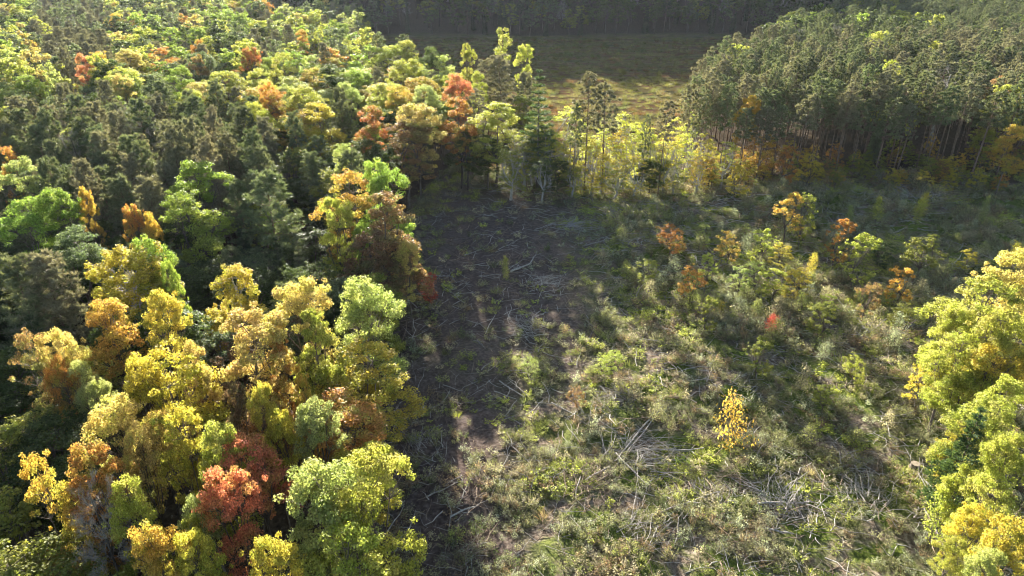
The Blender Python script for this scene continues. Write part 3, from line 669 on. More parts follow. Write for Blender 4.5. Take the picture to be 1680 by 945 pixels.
# saplings in the clearing: foot pixel derived from height
for (u, v, w, hp, ck, lb) in [
    (1365, 362, 36, 78, 'O', 'upright orange sapling, tallest in the middle of the clearing'),
    (1396, 388, 50, 85, 'YG', 'full lime-yellow sapling close beside the tallest orange sapling'),
    (1153, 423, 28, 62, 'YG', 'narrow lime spire sapling in the shaded clearing'),
    (1128, 445, 40, 60, 'O', 'reddish orange sapling leaning beside the lime spire sapling'),
    (1098, 374, 44, 42, 'O', 'small orange sapling on the shaded slope'),
    (1285, 325, 44, 80, 'GO', 'tall golden sapling under the pine edge'),
    (1310, 318, 34, 90, 'OL', 'thin olive sapling with bare poles beside the tall golden sapling'),
    (1245, 378, 40, 60, 'YG', 'forked lime sapling below the tall golden sapling'),
    (1275, 400, 34, 40, 'YB', 'short yellow-green sapling beside the forked lime sapling'),
    (1468, 442, 40, 66, 'GO', 'orange-yellow sapling by the shaded right slope'),
    (1210, 442, 36, 44, 'PG', 'pale green sapling in mid clearing'),
    (1232, 436, 32, 44, 'PG', 'second pale green sapling touching the first in mid clearing'),
    (1265, 445, 46, 50, 'YG', 'spreading yellow-green sapling beside the pale green pair'),
    (1300, 450, 46, 46, 'YB', 'bushy olive sapling beyond the spreading yellow-green sapling'),
    (1200, 657, 58, 75, 'GO', 'golden orange sapling alone in the sunlit brush'),
    (705, 470, 26, 30, 'R', 'small dull red sapling at the foot of the crimson one'),
    (1262, 524, 22, 24, 'CR', 'tiny crimson shrub in the grey brush'),
    (1240, 560, 40, 60, 'OL', 'dull olive sapling near the tiny crimson shrub'),
    (1155, 490, 30, 60, 'OL', 'thin olive sapling in front of the lime spire sapling'),
    (1000, 580, 44, 34, 'YG', 'low yellow-green sapling where shade meets sun'),
    (830, 432, 14, 34, 'OL', 'tiny pale conifer-like sapling in the dark gap'),
    (1478, 508, 50, 40, 'OL', 'brownish sapling below the orange-yellow sapling'),
    (1340, 505, 40, 50, 'OL', 'olive sapling on the sunlit rise'),
    (1415, 470, 40, 60, 'BR', 'brown-leaved sapling behind the pale fallen boughs'),
    (1390, 345, 14, 28, 'PG', 'tiny pale sapling above the tallest orange sapling'),
    (1245, 222, 36, 70, 'GO', 'golden young tree at the foot of the pines'),
    (1285, 248, 30, 60, 'O', 'orange young tree at the foot of the pines'),
    (1320, 258, 40, 50, 'YB', 'olive yellow young tree at the foot of the pines'),
    (1205, 270, 40, 55, 'YB', 'yellowish young tree below the golden pine-edge crown'),
    (1160, 262, 30, 50, 'GO', 'low gold young tree at the start of the pine stand'),
    (1060, 430, 36, 40, 'OL', 'low olive sapling left in the shaded slope'),
    (1500, 400, 60, 60, 'OL', 'wide dull sapling on the shaded right slope'),
    (1440, 400, 40, 40, 'DG', 'dark sapling on the shaded right slope'),
    (1190, 385, 36, 50, 'OG', 'orange-green sapling in the shade above mid clearing'),
    (870, 590, 30, 28, 'PG', 'pale sapling at the sun line'),
    (945, 640, 30, 26, 'BR', 'small brown sapling in the sunlit brush'),
    (1345, 640, 36, 40, 'OL', 'olive sapling standing in the grey-green brush'),
    (1395, 590, 34, 40, 'YG', 'light green sapling near the pale fallen boughs')]:
    x, y, d = at(u, v + hp, 0)
    hh = hp * d / F / math.cos(math.atan2(CAM_H, y)) 
    o = put('bush' if 'golden orange' in lb else 'sapling', x, y, min(hh * 1.25, 10) * (.8 if 'golden orange' in lb else 1), 1.1 * w * d / F, ck, lb, var=random.randint(1, 4) if w >= 28 else 0)
    landmarks.append((x, y, None)); placed.append((x, y, .8))

# ------------------------------------------------------------------ the rest of the wood, filled from the same kinds
DRIFT = [None]
def pick(ws):
    q = random.random() if DRIFT[0] is None else min(.999, max(0, DRIFT[0] + random.gauss(0, .13))) if random.random() < .6 else random.random()
    t = q * sum(w for _, w in ws)
    for k, w in ws:
        t -= w
        if t <= 0: return k
    return ws[-1][0]
def zone(u, v, x, y):
    """kind and colour by the stand a tree belongs to"""
    if y > 350 and -130 < x < 160:
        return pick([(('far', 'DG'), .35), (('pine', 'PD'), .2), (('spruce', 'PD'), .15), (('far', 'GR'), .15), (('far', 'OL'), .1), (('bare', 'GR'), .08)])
    if x > 30 and y > 118:
        DRIFT[0] = None
        if y < 235: return pick([(('broad', 'YG'), .012), (('pine', 'P'), .55), (('pine', 'PB'), .42), (('spruce', 'P'), .03)])
        if u > 1440: return pick([(('pine', 'P'), .7), (('broad', 'YG'), .08), (('broad', 'DG'), .15)])
        return pick([(('far', 'DG'), .35), (('pine', 'P'), .35), (('far', 'G'), .1), (('bare', 'GR'), .08), (('far', 'OL'), .1)])
    if v > 480:
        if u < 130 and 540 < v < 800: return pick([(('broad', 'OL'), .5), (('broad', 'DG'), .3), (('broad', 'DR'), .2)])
        return pick([(('broad', 'OL'), .16), (('broad', 'YG'), .22), (('broad', 'Y'), .18), (('broad', 'GO'), .08), (('broad', 'OG'), .06), (('broad', 'O'), .03), (('broad', 'DG'), .26), (('broad', 'DR'), .06)])
    if v > 300:
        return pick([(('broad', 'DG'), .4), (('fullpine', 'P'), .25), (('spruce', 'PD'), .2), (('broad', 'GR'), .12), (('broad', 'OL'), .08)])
    if v > 155:
        if u < 440: return pick([(('fullpine', 'P'), .35), (('fullpine', 'PB'), .4), (('bare', 'GR'), .08), (('broad', 'DG'), .12), (('broad', 'YG'), .05)])
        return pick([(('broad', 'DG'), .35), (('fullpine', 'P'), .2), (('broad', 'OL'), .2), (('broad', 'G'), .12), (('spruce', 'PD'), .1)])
    if 60 < u < 180 and v < 100: return pick([(('fullpine', 'PB'), .6), (('bare', 'GR'), .1), (('broad', 'GR'), .3)])
    return pick([(('broad', 'YG'), .17), (('broad', 'OG'), .06), (('broad', 'PK'), .05), (('broad', 'PG'), .13), (('broad', 'G'), .18), (('broad', 'GR'), .13), (('fullpine', 'PB'), .16), (('broad', 'O'), .02), (('broad', 'DG'), .13)])

cell = {}
def near_any(x, y, r):
    cx, cy = int(x // 6), int(y // 6)
    for i in range(cx - 1, cx + 2):
        for j in range(cy - 1, cy + 2):
            for (a, b, q) in cell.get((i, j), ()):
                if (a - x) ** 2 + (b - y) ** 2 < (r * .5 + q * .85) ** 2: return True
    return False
for (a, b, q) in placed: cell.setdefault((int(a // 6), int(b // 6)), []).append((a, b, q))
cand = []
fr = random.Random(5)
def scan(y0, y1, step, n_try):
    for _ in range(n_try):
        y = fr.uniform(y0, y1); hw = y * .95 + 25
        x = fr.uniform(-hw, hw)
        if y < 352:
            if not (inside(LEFT, x, y) or inside(RIGHT, x, y)): continue
        elif y > 520: continue
        u, v, d = proj(x, y, gz(x, y) + 15)
        if u < -260 or u > 1900 or v > 1150: continue
        pine_zone = x > 30 and 118 < y < 235
        r = (2.6 if pine_zone else step / 2)
        if near_any(x, y, r): continue
        cell.setdefault((int(x // 6), int(y // 6)), []).append((x, y, r))
        cand.append((x, y))
scan(18, 130, 5.4, 16000); scan(118, 240, 7.0, 26000); scan(235, 352, 7.6, 24000); scan(352, 520, 7.5, 16000)
cand.sort(key=lambda p: p[0] ** 2 + p[1] ** 2)
limit = {}
count = {}
for o in list(bpy.data.objects):
    if o.get('category'): k = o.name.split('.')[0]; count[k] = count.get(k, 0) + 1
ORD = ['', 'second ', 'third ', 'fourth ', 'fifth ', 'sixth ', 'seventh ', 'eighth ', 'ninth ', 'tenth ', 'eleventh ', 'twelfth ']
LM = [l for l in landmarks if l[2]]
used = {}
def auto_label(x, y, kind, ck, h):
    ds = sorted(((x - a) ** 2 + (y - b) ** 2, a, b, p_) for a, b, p_ in LM)
    for nm in range(6):
        d0, a, b, p_ = ds[nm // 2]
        if nm % 2 == 0:
            rel = 'behind' if y > b else 'in front of'
            key = f"{CW[ck]} {KW[kind]} {rel} the {p_}"
        else:
            key = f"{CW[ck]} {KW[kind]} between the {p_} and the {ds[nm // 2 + 1][3]}"
        if len(key.split()) <= 16 and key not in used: used[key] = 1; return key
    key = f"{CW[ck]} {KW[kind]} {'behind' if y > ds[0][2] else 'in front of'} the {ds[0][3]}"
    used[key] += 1; k = used[key]
    o_ = ORD[k - 1].strip() or 'first' if k <= len(ORD) else f"{k}th"
    rel = 'behind' if y > ds[0][2] else 'in front of'
    return f"{CW[ck]} {KW[kind]}, {o_} {rel} the {ds[0][3]}"
mass = {}
for (x, y) in cand:
    u, v, d = proj(x, y, gz(x, y) + 15)
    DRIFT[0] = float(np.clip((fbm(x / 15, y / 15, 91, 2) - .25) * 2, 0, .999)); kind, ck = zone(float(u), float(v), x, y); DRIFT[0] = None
    if y < 130 and kind in ('far',): kind = 'broad'
    pinez = kind in ('pine',)
    if pinez: h = fr.uniform(14, 19.5) if y < 235 else fr.uniform(15, 20); w = fr.uniform(3.8, 5.6)
    elif kind == 'fullpine': h = fr.uniform(13, 18); w = fr.uniform(4.5, 6.5)
    elif kind == 'spruce': h = fr.uniform(8, 14); w = fr.uniform(2.6, 4)
    elif kind == 'bare': h = fr.uniform(13, 17); w = fr.uniform(4, 7)
    else:
        h = fr.uniform(11.5, 19) if v < 155 else fr.uniform(9.5, 13.0); w = fr.uniform(6, 11) if v < 155 else fr.uniform(5, 8.5)
    if y < 130 and x < 0 and v > 300 and kind != 'spruce': h = min(h, fr.uniform(9.5, 12.5))
    kn = KN[kind]
    inview = -40 < u < 1720
    if inview and count.get(kn, 0) < limit.get(kn, 300) and y < 352:
        count[kn] = count.get(kn, 0) + 1
        put(kind, x, y, h, w, ck, auto_label(x, y, kind, ck, h))
    else:
        mass.setdefault(kind, []).append((x, y, gz(x, y), w, h, ck))

n_s = 0
while n_s < 16:
    x = fr.uniform(16, 78); y = fr.uniform(74, 110)
    if near_any(x, y, 2): continue
    cell.setdefault((int(x // 6), int(y // 6)), []).append((x, y, 2))
    ck = pick([('YG', .45), ('YB', .3), ('GO', .15), ('PG', .1)])
    put('sapling', x, y, fr.uniform(3.2, 5.2), fr.uniform(1.3, 2.4), ck, auto_label(x, y, 'sapling', ck, 4), var=fr.choice((0, 2)))
    n_s += 1
# understorey at the pine edge: young trees with yellowish leaves
n_u = 0
while n_u < 80:
    u = fr.uniform(1140, 1680); v = fr.uniform(262, 318)
    x, y, d = at(u, v, 0)
    if y > 150: continue
    ck = pick([('YB', .3), ('OL', .4), ('GO', .15), ('BR', .15), ('O', .05)])
    put('sapling', x, y, fr.uniform(3, 6.5), fr.uniform(2.2, 4.2), ck, auto_label(x, y, 'sapling', ck, 4), var=1)
    n_u += 1

# ------------------------------------------------------------------ masses nobody counts, instanced with geometry nodes
def scatter(name, pts, sources, label, mats, cat):
    """pts: rows x y z sxy sz variant tone_a(3) tone_b(3); sources: list of lists of mesh objects standing in the scene"""
    A = np.array(pts, float); g = np.random.default_rng(len(A))
    me = bpy.data.meshes.new(name); me.vertices.add(len(A)); me.vertices.foreach_set('co', A[:, :3].astype(np.float32).ravel())
    def fa(nm, typ, arr, key):
        q = me.attributes.new(nm, typ, 'POINT'); q.data.foreach_set(key, np.ascontiguousarray(arr).ravel())
    fa('size', 'FLOAT_VECTOR', np.stack([A[:, 3], A[:, 3], A[:, 4]], 1).astype(np.float32), 'vector')
    fa('turn', 'FLOAT_VECTOR', np.stack([g.normal(0, .05, len(A)), g.normal(0, .05, len(A)), g.uniform(0, 6.28, len(A))], 1).astype(np.float32), 'vector')
    fa('variant', 'INT', A[:, 5].astype(np.int32), 'value')
    one = np.ones((len(A), 1))
    fa('tone', 'FLOAT_COLOR', np.hstack([A[:, 6:9], one]).astype(np.float32), 'color')
    fa('tone_b', 'FLOAT_COLOR', np.hstack([A[:, 9:12], one]).astype(np.float32), 'color')
    o = bpy.data.objects.new(name, me); col.objects.link(o)
    o['kind'] = 'stuff'; o['label'] = label; o['category'] = cat
    ng = bpy.data.node_groups.new(name, 'GeometryNodeTree')
    ng.interface.new_socket('Geometry', in_out='INPUT', socket_type='NodeSocketGeometry')
    ng.interface.new_socket('Geometry', in_out='OUTPUT', socket_type='NodeSocketGeometry')
    n, l = ng.nodes, ng.links
    gi = n.new('NodeGroupInput'); go = n.new('NodeGroupOutput'); jn = n.new('GeometryNodeJoinGeometry')
    def na(nm, typ):
        k = n.new('GeometryNodeInputNamedAttribute'); k.data_type = typ; k.inputs['Name'].default_value = nm; return k.outputs['Attribute']
    sz = na('size', 'FLOAT_VECTOR'); tn = na('turn', 'FLOAT_VECTOR'); vr = na('variant', 'INT')
    for i, objs in enumerate(sources):
        cmp = n.new('FunctionNodeCompare'); cmp.data_type = 'INT'; cmp.operation = 'EQUAL'; l.new(vr, cmp.inputs[2]); cmp.inputs[3].default_value = i
        js = n.new('GeometryNodeJoinGeometry')
        for ob in objs:
            oi = n.new('GeometryNodeObjectInfo'); oi.transform_space = 'ORIGINAL'; oi.inputs['Object'].default_value = ob; oi.inputs['As Instance'].default_value = False
            last = oi.outputs['Geometry']
            for (a, b) in mats:
                rm = n.new('GeometryNodeReplaceMaterial'); rm.inputs['Old'].default_value = a; rm.inputs['New'].default_value = b
                l.new(last, rm.inputs['Geometry']); last = rm.outputs['Geometry']
            l.new(last, js.inputs[0])
        ip = n.new('GeometryNodeInstanceOnPoints')
        l.new(gi.outputs[0], ip.inputs['Points']); l.new(cmp.outputs[0], ip.inputs['Selection']); l.new(js.outputs[0], ip.inputs['Instance'])
        l.new(tn, ip.inputs['Rotation']); l.new(sz, ip.inputs['Scale'])
        l.new(ip.outputs[0], jn.inputs[0])
    l.new(jn.outputs[0], go.inputs[0])
    md_ = o.modifiers.new('scatter', 'NODES'); md_.node_group = ng
    return o
REPL = [(M_leaf, M_leaf_mass), (M_needle, M_needle_mass)]
by_mesh = {}
for o in bpy.data.objects:
    if o.type == 'MESH' and o.data.name not in by_mesh and o.parent: by_mesh[o.data.name] = o
def src(pr):
    r = []
    for m in (pr['trunk'], pr['crown']):
        if m.name not in by_mesh:
            return None
        r.append(by_mesh[m.name])
    return r
MASSNAME = {'broad': ('distant_broadleaf_wood', 'far mixed green and yellow treetops filling the background wood'),
            'far': ('distant_dark_wood', 'dark shaded wood on the rise behind the brown meadow'),
            'pine': ('distant_pine_wood', 'distant pine tops merging into one canopy'), 'fullpine': ('distant_shaggy_pines', 'distant shaggy pines among the broadleaf wood'),
            'poplar': ('distant_slender_trees', 'slender yellowish trees lost among the far pines'), 'spruce': ('distant_spruce_wood', 'far dark spruces in the shaded wood'), 'bare': ('distant_bare_trees', 'far grey leafless trees in the wood')}
groups = {}
for kind, L_ in mass.items():
    groups.setdefault(kind, []).extend(L_)
if 'far' in groups or 'broad' in groups:
    allfar = [p for p in groups.pop('far', [])]
    bro = groups.pop('broad', [])
    # distant copies use the light-weight crowns
    if allfar + bro:
        # make sure each light crown stands in the scene once as a tree of its own
        for i, pr in enumerate(P['far']):
            if not src(pr):
                x, y, z, w, h, ck = (allfar or bro)[i]
                put('far', x, y, h, w, ck, auto_label(x, y, 'far', ck, h), var=i)
        for o in bpy.data.objects:
            if o.type == 'MESH' and o.data.name not in by_mesh and o.parent: by_mesh[o.data.name] = o
        for nm, L_ in (('far', allfar), ('broad', bro)):
            rows = []
            for j, (x, y, z, w, h, ck) in enumerate(L_):
                pr = P['far'][j % 4]; a, b = C_[ck]; k = fr.uniform(.8, 1.1)
                rows.append([x, y, z, w / 2 / pr['R'], h / pr['H'], j % 4, *[q * k for q in a], *[q * k for q in b]])
            if rows: scatter(MASSNAME[nm][0], rows, [src(p) for p in P['far']], MASSNAME[nm][1], REPL, 'wood')
for kind, L_ in groups.items():
    ok = [p for p in P[kind] if src(p)]
    if not ok: continue
    rows = []
    for j, (x, y, z, w, h, ck) in enumerate(L_):
        pr = ok[j % len(ok)]; a, b = C_[ck]; k = fr.uniform(.8, 1.1)
        rows.append([x, y, z, w / 2 / pr['R'], h / pr['H'], j % len(ok), *[q * k for q in a], *[q * k for q in b]])
    scatter(MASSNAME[kind][0], rows, [src(p) for p in ok], MASSNAME[kind][1], REPL, 'wood')

# ------------------------------------------------------------------ ground cover of the clearing
def plant(seed, stems, H, spread, n, leaf, upright=.6, W=.6):
    g = np.random.default_rng(seed); B = MB()
    for i in range(stems):
        th = g.uniform(0, 6.28); r = g.uniform(0, spread * .4); hh = H * g.uniform(.6, 1.1)
        a = np.array([math.cos(th) * r, math.sin(th) * r, -.05]); e = np.array([math.cos(th) * spread * g.uniform(.4, 1), math.sin(th) * spread * g.uniform(.4, 1), hh])
        B.tube([a, (a + e) / 2 + [0, 0, hh * .1], e], [.012, .009, .004], 3, mat=1)
        m = n // stems; s = g.uniform(.25, 1.05, m)[:, None]
        c = a * (1 - s) + e * s + g.normal(size=(m, 3)) * (.05 + .05 * spread)
        leaves(B, c, unit(g.normal(size=(m, 3)) * .6 + [0, 0, upright]), leaf, leaf * W, g, g.uniform(0, 1))
    return B.mesh('plant', [M_leaf, M_bark])
def tuft(seed, n, H, spread, W=.025):
    g = np.random.default_rng(seed); B = MB()
    b = np.stack([g.normal(0, spread * .35, n), g.normal(0, spread * .35, n), np.full(n, -.03)], 1)
    d = unit(np.stack([b[:, 0] * 1.2 / spread + g.normal(0, .3, n), b[:, 1] * 1.2 / spread + g.normal(0, .3, n), np.ones(n)], 1))
    blades(B, b, d, H, W, g, g.uniform(0, 1, n))
    return B.mesh('plant', [M_leaf, M_bark])
cover_src = []
cover_mesh = [plant(300, 9, .9, .55, 130, .12), plant(301, 12, .6, .7, 150, .13, .9), plant(302, 10, 1.2, .45, 150, .10, .4, .35),
              plant(303, 7, .4, .6, 90, .17, 1.0), tuft(304, 70, .6, .5), tuft(305, 60, .8, .4, .02)]
cover_lab = ['leafy low shrub in the sunlit brush near the stump', 'spreading low shrub beside the grey slash heap', 'upright weedy shrub with narrow leaves in the sun',
             'flat bramble patch at the sunlit corner of the brush', 'pale grass tuft at the sun line', 'tall straw grass tuft in the open brush']
for i, (m, uv) in enumerate(zip(cover_mesh, [(1010, 700), (1120, 760), (1300, 690), (1000, 830), (860, 660), (1330, 780)])):
    x, y, d = at(*uv)
    o = bpy.data.objects.new(('shrub', 'shrub', 'shrub', 'bramble', 'grass_tuft', 'grass_tuft')[i], m); col.objects.link(o)
    o.location = (x, y, gz(x, y)); o['label'] = cover_lab[i]; o['category'] = ('shrub', 'shrub', 'shrub', 'bramble', 'grass tuft', 'grass tuft')[i]
    a, b = C_[('OL', 'G', 'GR', 'YG', 'PG', 'PK')[i]]; o.color = (*a, 1); o['tint'] = list(b); cover_src.append([o])
for i, uv in enumerate([(1330, 470), (1180, 520)]):
    x, y, d = at(*uv); put('bush', x, y, 2.0, 2.2, ('OL', 'YB')[i], ('waist-high olive bush on the slope between the saplings', 'waist-high yellowish bush below the lime spire sapling')[i], var=i)
for o in bpy.data.objects:
    if o.type == 'MESH' and o.data.name not in by_mesh and o.parent: by_mesh[o.data.name] = o
cover_src += [src(P['bush'][0]), src(P['bush'][1])]
gc = np.random.default_rng(77)
rows = []
TONES = [np.array(t) for t in ((.19, .19, .09), (.28, .30, .09), (.25, .24, .14), (.36, .31, .22), (.25, .17, .11), (.11, .14, .05), (.40, .42, .09), (.34, .36, .26))]
def cover(x0, x1, y0, y1, dens, smin, smax):
    n = int((x1 - x0) * (y1 - y0) * dens)
    x = gc.uniform(x0, x1, n); y = gc.uniform(y0, y1, n)
    keep = ~(inside(LEFT, x, y) & (x < -13)) & ~(inside(RIGHT, x, y) & (y > 134)) & ~inside(MEADOW, x, y)
    a = fbm(x / 5, y / 5, 31, 3); b = fbm(x / 9, y / 9, 41, 3)
    bare = fbm(x / 3.2, y / 3.2, 51, 3)
    keep &= (bare > .47) | (gc.random(n) < .2)
    # the shaded head of the clearing has little growth
    keep &= ~((gc.random(n) < .9 * np.exp(-(((x + 2) / 15) ** 4) - ((y - 95) / 33) ** 4))) & ~((x < -2) & (y < 66) & (gc.random(n) < .55))
    for X_, Y_, A_, B_ in zip(x[keep], y[keep], a[keep], b[keep]):
        if A_ < .42: v = gc.choice([3, 4, 1], p=[.5, .3, .2]); t = gc.choice([1, 6, 3], p=[.4, .4, .2])
        elif A_ < .55: v = gc.choice([0, 1, 4, 5], p=[.4, .3, .15, .15]); t = gc.choice([0, 1, 2, 3, 4], p=[.3, .25, .2, .15, .1])
        else: v = gc.choice([0, 2, 5, 1], p=[.3, .45, .1, .15]); t = gc.choice([2, 7, 0, 4, 5], p=[.35, .25, .2, .08, .12])
        if B_ > .58 and gc.random() < .35: t = 4 if gc.random() < .5 else 3
        k = gc.uniform(.85, 1.45); tn = TONES[t] * k; tb = TONES[(t + 1) % 3] * k
        s = gc.uniform(smin, smax) * (.7 + .7 * B_)
        rows.append([X_, Y_, gz(X_, Y_) - .02, s, s * gc.uniform(.4, .95), v, *tn, *(tn * .6 + tb * .4)])
cover(-14, 60, 26, 66, 3.6, .6, 1.25)
cover(-16, 92, 66, 100, 2.2, .8, 1.6)
cover(-17, 120, 100, 135, 1.3, 1.0, 2.0)
for (x0, x1, y0, y1, dn) in ((12, 95, 72, 122, .11), (4, 60, 50, 75, .04)):
    n = int((x1 - x0) * (y1 - y0) * dn)
    for _ in range(n):
        X_, Y_ = gc.uniform(x0, x1), gc.uniform(y0, y1)
        if fbm(X_ / 7, Y_ / 7, 81, 2) < .45 or inside(RIGHT, X_, Y_): continue
        t = gc.choice([0, 2, 3, 1, 7]); tn = TONES[t] * gc.uniform(.8, 1.2); s_ = gc.uniform(.6, 1.25)
        rows.append([X_, Y_, gz(X_, Y_) - .02, s_, s_ * gc.uniform(.8, 1.5), gc.integers(6, 8), *tn, *(tn * .7 + TONES[1] * .3)])
scatter('undergrowth', rows, cover_src, 'low tangled shrubs, weeds, ferns and grass covering the cut-over clearing', [(M_leaf, M_leaf_mass)], 'undergrowth')

# meadow tussocks
rows = []
n = 9000
x = gc.uniform(-125, 128, n); y = 134 + (352 - 134) * gc.uniform(0, 1, n) ** 1.3
k_ = inside(MEADOW, x, y)
MT = [np.array(t) for t in ((.16, .15, .045), (.12, .12, .04), (.18, .15, .07), (.15, .08, .04), (.10, .115, .04))]
for X_, Y_ in zip(x[k_], y[k_]):
    a = float(fbm(X_ / 26, Y_ / 7, 61, 3)); t = 3 if .5 < a < .55 else (0 if a < .42 else (1 if a < .5 else (4 if a > .62 else 2)))
    tn = MT[t] * gc.uniform(.75, 1.25); s = gc.uniform(1.2, 2.6)
    rows.append([X_, Y_, gz(X_, Y_) - .02, s, s * gc.uniform(.5, .9), gc.integers(4, 6), *tn, *(tn * 1.1)])
scatter('meadow_grass', rows, cover_src, 'brown and gold tussocky grass of the wet meadow beyond the treeline', [(M_leaf, M_leaf_mass)], 'grass')

# ------------------------------------------------------------------ slash: fallen branches, heaps, logs, stumps
def sticks(name, cs, label, mat, kind='stuff', cat='branches'):
    B = MB()
    for (x, y, L, r, th, el, zoff, bend) in cs:
        d = np.array([math.cos(th) * math.cos(el), math.sin(th) * math.cos(el), math.sin(el)])
        a = np.array([x, y, gz(x, y) + r + zoff]); k = 4
        t = np.linspace(0, 1, k)[:, None]
        p = a + d * L * t + np.array([-math.sin(th), math.cos(th), .25]) * np.sin(t * 3.0) * bend * .35 * L
        p[1:] += gc.normal(size=(k - 1, 3)) * L * .035
        lo = np.array([gz(q[0], q[1]) for q in p]) + r * .5
        p[:, 2] = np.maximum(p[:, 2], lo)
        B.tube(p, np.linspace(r, r * .35, k), 4)
    o = bpy.data.objects.new(name, B.mesh(name, [mat])); col.objects.link(o)
    o['kind'] = kind; o['label'] = label; o['category'] = cat
    return o
for q, (mat, nm, lb, N) in enumerate(((M_dead, 'branch_litter', 'weathered grey twigs and branches strewn over the clearing floor', 5200), (M_dead_brown, 'brown_branch_litter', 'brown broken twigs strewn over the clearing floor', 4200))):
    cs = []
    while len(cs) < N:
        y = 27 + 100 * gc.random() ** 1.35; x = gc.uniform(-14, 70)
        if inside(LEFT, x, y): continue
        if fbm(x / 3.4, y / 3.4, 71 + q, 3) < .47 and gc.random() < .85: continue
        if q == 0 and x < 12 and y > 62 and gc.random() < .6: continue
        L = gc.uniform(.4, 2.2) * (1 + y / 120); r = np.exp(gc.uniform(math.log(.008), math.log(.045))) * (1 + y / 110)
        cs.append((x, y, L, r, gc.uniform(0, 6.28), gc.uniform(-.05, .3), gc.uniform(0, .25), gc.normal() * .14))
    sticks(nm, cs, lb, mat)
heaps = [(1050, 745, 4.0, 130, 'large pale heap of grey boughs in the middle of the sunlit brush'), (960, 800, 3.4, 110, 'grey heap of twigs close to the sun line'),
         (1290, 835, 3.4, 140, 'wide tangle of grey branches low in the sunlit brush'), (1160, 820, 2.6, 80, 'small twig heap in front of the large pale heap'),
         (770, 915, 2.6, 130, 'dark heap of twigs in the shade near the bottom'), (740, 665, 2.6, 80, 'tangled twigs where wood shade meets sun'),
         (870, 540, 3.0, 110, 'shaded heap of pale sticks at the clearing centre'), (700, 740, 2.6, 70, 'flat shaded scatter heap beside the wood edge'),
         (1440, 545, 3.4, 70, 'pale splayed boughs on the sunny slope'), (1340, 300, 7, 120, 'long windrow of grey slash below the pines'),
         (1500, 325, 7, 110, 'pale slash row beside the grassy track'), (930, 375, 5, 110, 'grey slash on the shaded slope below the treeline'),
         (890, 470, 4, 90, 'low heap of dark branches in the shaded gap'), (1020, 660, 3, 70, 'pinkish brown heap of brush behind the large pale heap'),
         (1420, 820, 3, 110, 'bleached branches at the edge of the shaded hollow'), (1060, 880, 3, 90, 'brushwood heap near the bottom of the clearing'),
         (1210, 790, 1.8, 90, 'fan of stiff upright dry twigs'), (1390, 765, 2.6, 90, 'silvery flattened brush on the sunny slope')]
for (u, v, rad, n, lb) in heaps:
    x0, y0, d = at(u, v); cs = []
    main = gc.uniform(0, 3.14)
    for i in range(n):
        r_ = rad * gc.random() ** .7 * .8; t = gc.uniform(0, 6.28)
        cs.append((x0 + math.cos(t) * r_, y0 + math.sin(t) * r_, gc.uniform(.8, 2.8) * rad / 3, np.exp(gc.uniform(math.log(.009), math.log(.055))) * (rad / 3) ** .5, main + gc.normal() * .8, gc.uniform(-.08, .18), gc.uniform(0, .6) * (1 - r_ / rad), gc.normal() * .15))
    sticks('brush_heap', cs, lb, M_dead if gc.random() < .7 else M_dead_brown, cat='brush heap')
logs = [(1075, 675, 1010, 760, .09, 'long grey pole lying across the large pale heap'), (1090, 665, 1030, 745, .07, 'thinner pole beside the long grey pole'),
        (1010, 748, 1060, 800, .1, 'short forked log at the near side of the pale heap'), (1040, 742, 1155, 738, .09, 'pale pole pointing away from the heap towards the orange sapling'),
        (838, 448, 868, 438, .16, 'bleached log lying in the shaded gap'), (868, 438, 878, 422, .12, 'bleached stub standing against the log in the shaded gap'),
        (1515, 838, 1560, 925, .07, 'leaning pale pole at the lower corner of the clearing'), (1562, 835, 1545, 930, .05, 'thin upright bare pole beside the leaning pale pole'),
        (1150, 450, 1200, 480, .07, 'grey pole slanting past the lime spire sapling'), (1060, 850, 1180, 810, .09, 'dark log lying across the brush'),
        (820, 628, 860, 655, .07, 'grey stick log near the sun line'), (1405, 525, 1425, 548, .1, 'pale antler-shaped bough on the sunny slope'), (1452, 528, 1425, 548, .08, 'second arm of the antler-shaped bough'),
        (740, 850, 790, 830, .09, 'log lying in the shade of the wood'), (830, 725, 870, 765, .06, 'thin branch arched over the sun line'), (1250, 870, 1300, 880, .1, 'split log low in the brush'),
        (700, 820, 760, 790, .07, 'grey log beside the shaded wood edge'), (905, 665, 960, 690, .07, 'brown log in the reddish brush'), (1240, 830, 1330, 826, .09, 'long grey bough along the wide tangle'),
        (1000, 770, 960, 790, .07, 'broken pole before the large pale heap')]
for (u0, v0, u1, v1, r, lb) in logs:
    x0, y0, _ = at(u0, v0); x1, y1, _ = at(u1, v1); B = MB(); k = 6; t = np.linspace(0, 1, k)
    px_ = x0 + (x1 - x0) * t + gc.normal(size=k) * .05; py_ = y0 + (y1 - y0) * t + gc.normal(size=k) * .05
    z = np.array([gz(a, b) for a, b in zip(px_, py_)]); z = np.maximum(z, z.mean()) + r + .15
    B.tube(np.stack([px_, py_, z], 1), np.linspace(r, r * .5, k), 7, cap=True)
    for i in range(4):
        s = int(gc.integers(1, k)); th = gc.uniform(0, 6.28); L = gc.uniform(.3, 1.1); b = np.array([px_[s], py_[s], z[s]])
        B.tube([b, b + [math.cos(th) * L, math.sin(th) * L, gc.uniform(.1, .5)]], [r * .4, r * .15], 4)
    x_, y_ = px_[0], py_[0]; B.v = [q - np.array([x_, y_, z[0]]) for q in B.v]
    o = bpy.data.objects.new('log', B.mesh('log', [M_dead])); col.objects.link(o); o.location = (x_, y_, z[0])
    o['label'] = lb; o['category'] = 'log'; o['group'] = 'logs and poles lying in the clearing'
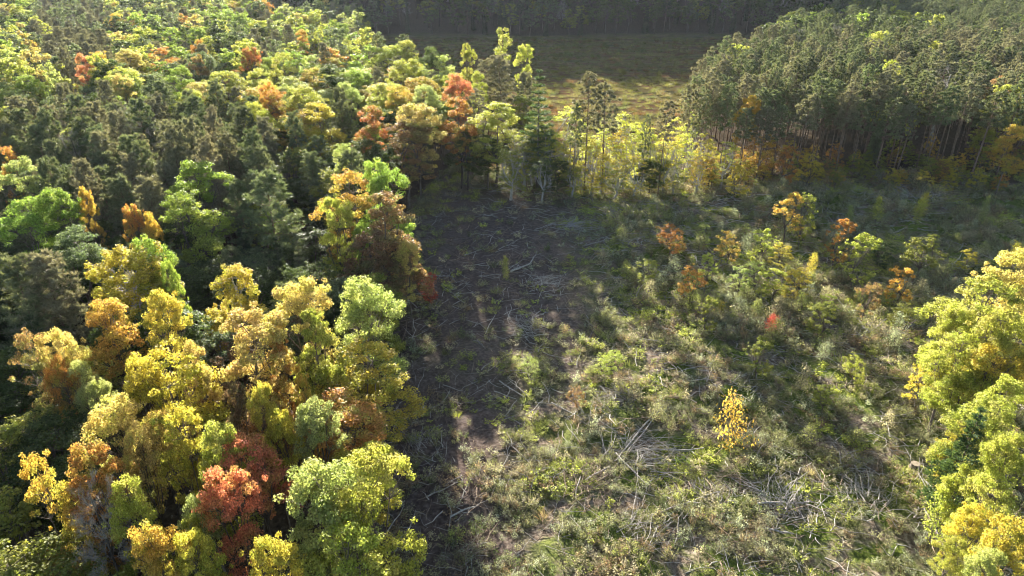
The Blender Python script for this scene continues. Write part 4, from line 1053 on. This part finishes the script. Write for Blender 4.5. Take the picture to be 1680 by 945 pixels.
for (u, v, r, lb) in [(1018, 662, .3, 'pale cut stump among pinkish brown brush'), (1500, 768, .4, 'dark weathered stump on the sunny slope'), (1340, 640, .22, 'small stump behind the golden orange sapling'), (850, 585, .22, 'small stump near the sun line in shade')]:
    x, y, _ = at(u, v); B = MB(); hgt = r * 1.3
    zz = np.array([-.2, .0, hgt * .5, hgt]); B.tube(np.stack([zz * 0, zz * .03, zz], 1), [r * 1.5, r * 1.25, r, r * .97], 12)
    o = bpy.data.objects.new('tree_stump', B.mesh('tree_stump', [M_bark])); col.objects.link(o); o.location = (x, y, gz(x, y))
    o['label'] = lb; o['category'] = 'stump'; o['group'] = 'cut stumps in the clearing'
    Tm = MB(); th = np.linspace(0, 6.283, 12, endpoint=False); ring = np.stack([np.cos(th) * r * .96, np.sin(th) * r * .96 + hgt * .03, np.full(12, hgt + .003)], 1)
    Tm.add(np.vstack([ring, [[0, hgt * .03, hgt + .015]]]), [(q, (q + 1) % 12, 12) for q in range(12)])
    c = bpy.data.objects.new('cut_face', Tm.mesh('cut_face', [M_cut])); col.objects.link(c); c.parent = o

# ------------------------------------------------------------------ haze
HAZE = 0.00003
if HAZE:
    hb = bpy.data.meshes.new('haze')
    x0, x1, y0, y1, z0, z1 = -1900, 1900, -600, 2750, -8, 125
    hb.from_pydata([(x0, y0, z0), (x1, y0, z0), (x1, y1, z0), (x0, y1, z0), (x0, y0, z1), (x1, y0, z1), (x1, y1, z1), (x0, y1, z1)], [],
                   [(0, 3, 2, 1), (4, 5, 6, 7), (0, 1, 5, 4), (1, 2, 6, 5), (2, 3, 7, 6), (3, 0, 4, 7)])
    m, n, l = newmat('haze'); pv = n.new('ShaderNodeVolumePrincipled'); pv.inputs['Color'].default_value = (.8, .87, 1, 1); pv.inputs['Density'].default_value = HAZE; pv.inputs['Anisotropy'].default_value = .35
    o_ = n.new('ShaderNodeOutputMaterial'); l.new(pv.outputs[0], o_.inputs['Volume'])
    hb.materials.append(m)
    ho = bpy.data.objects.new('haze', hb); col.objects.link(ho); ho['kind'] = 'stuff'; ho['label'] = 'thin sunlit morning haze hanging over the whole wood'
print('counts', count, {k: len(v) for k, v in mass.items()}, 'objects', len(bpy.data.objects))
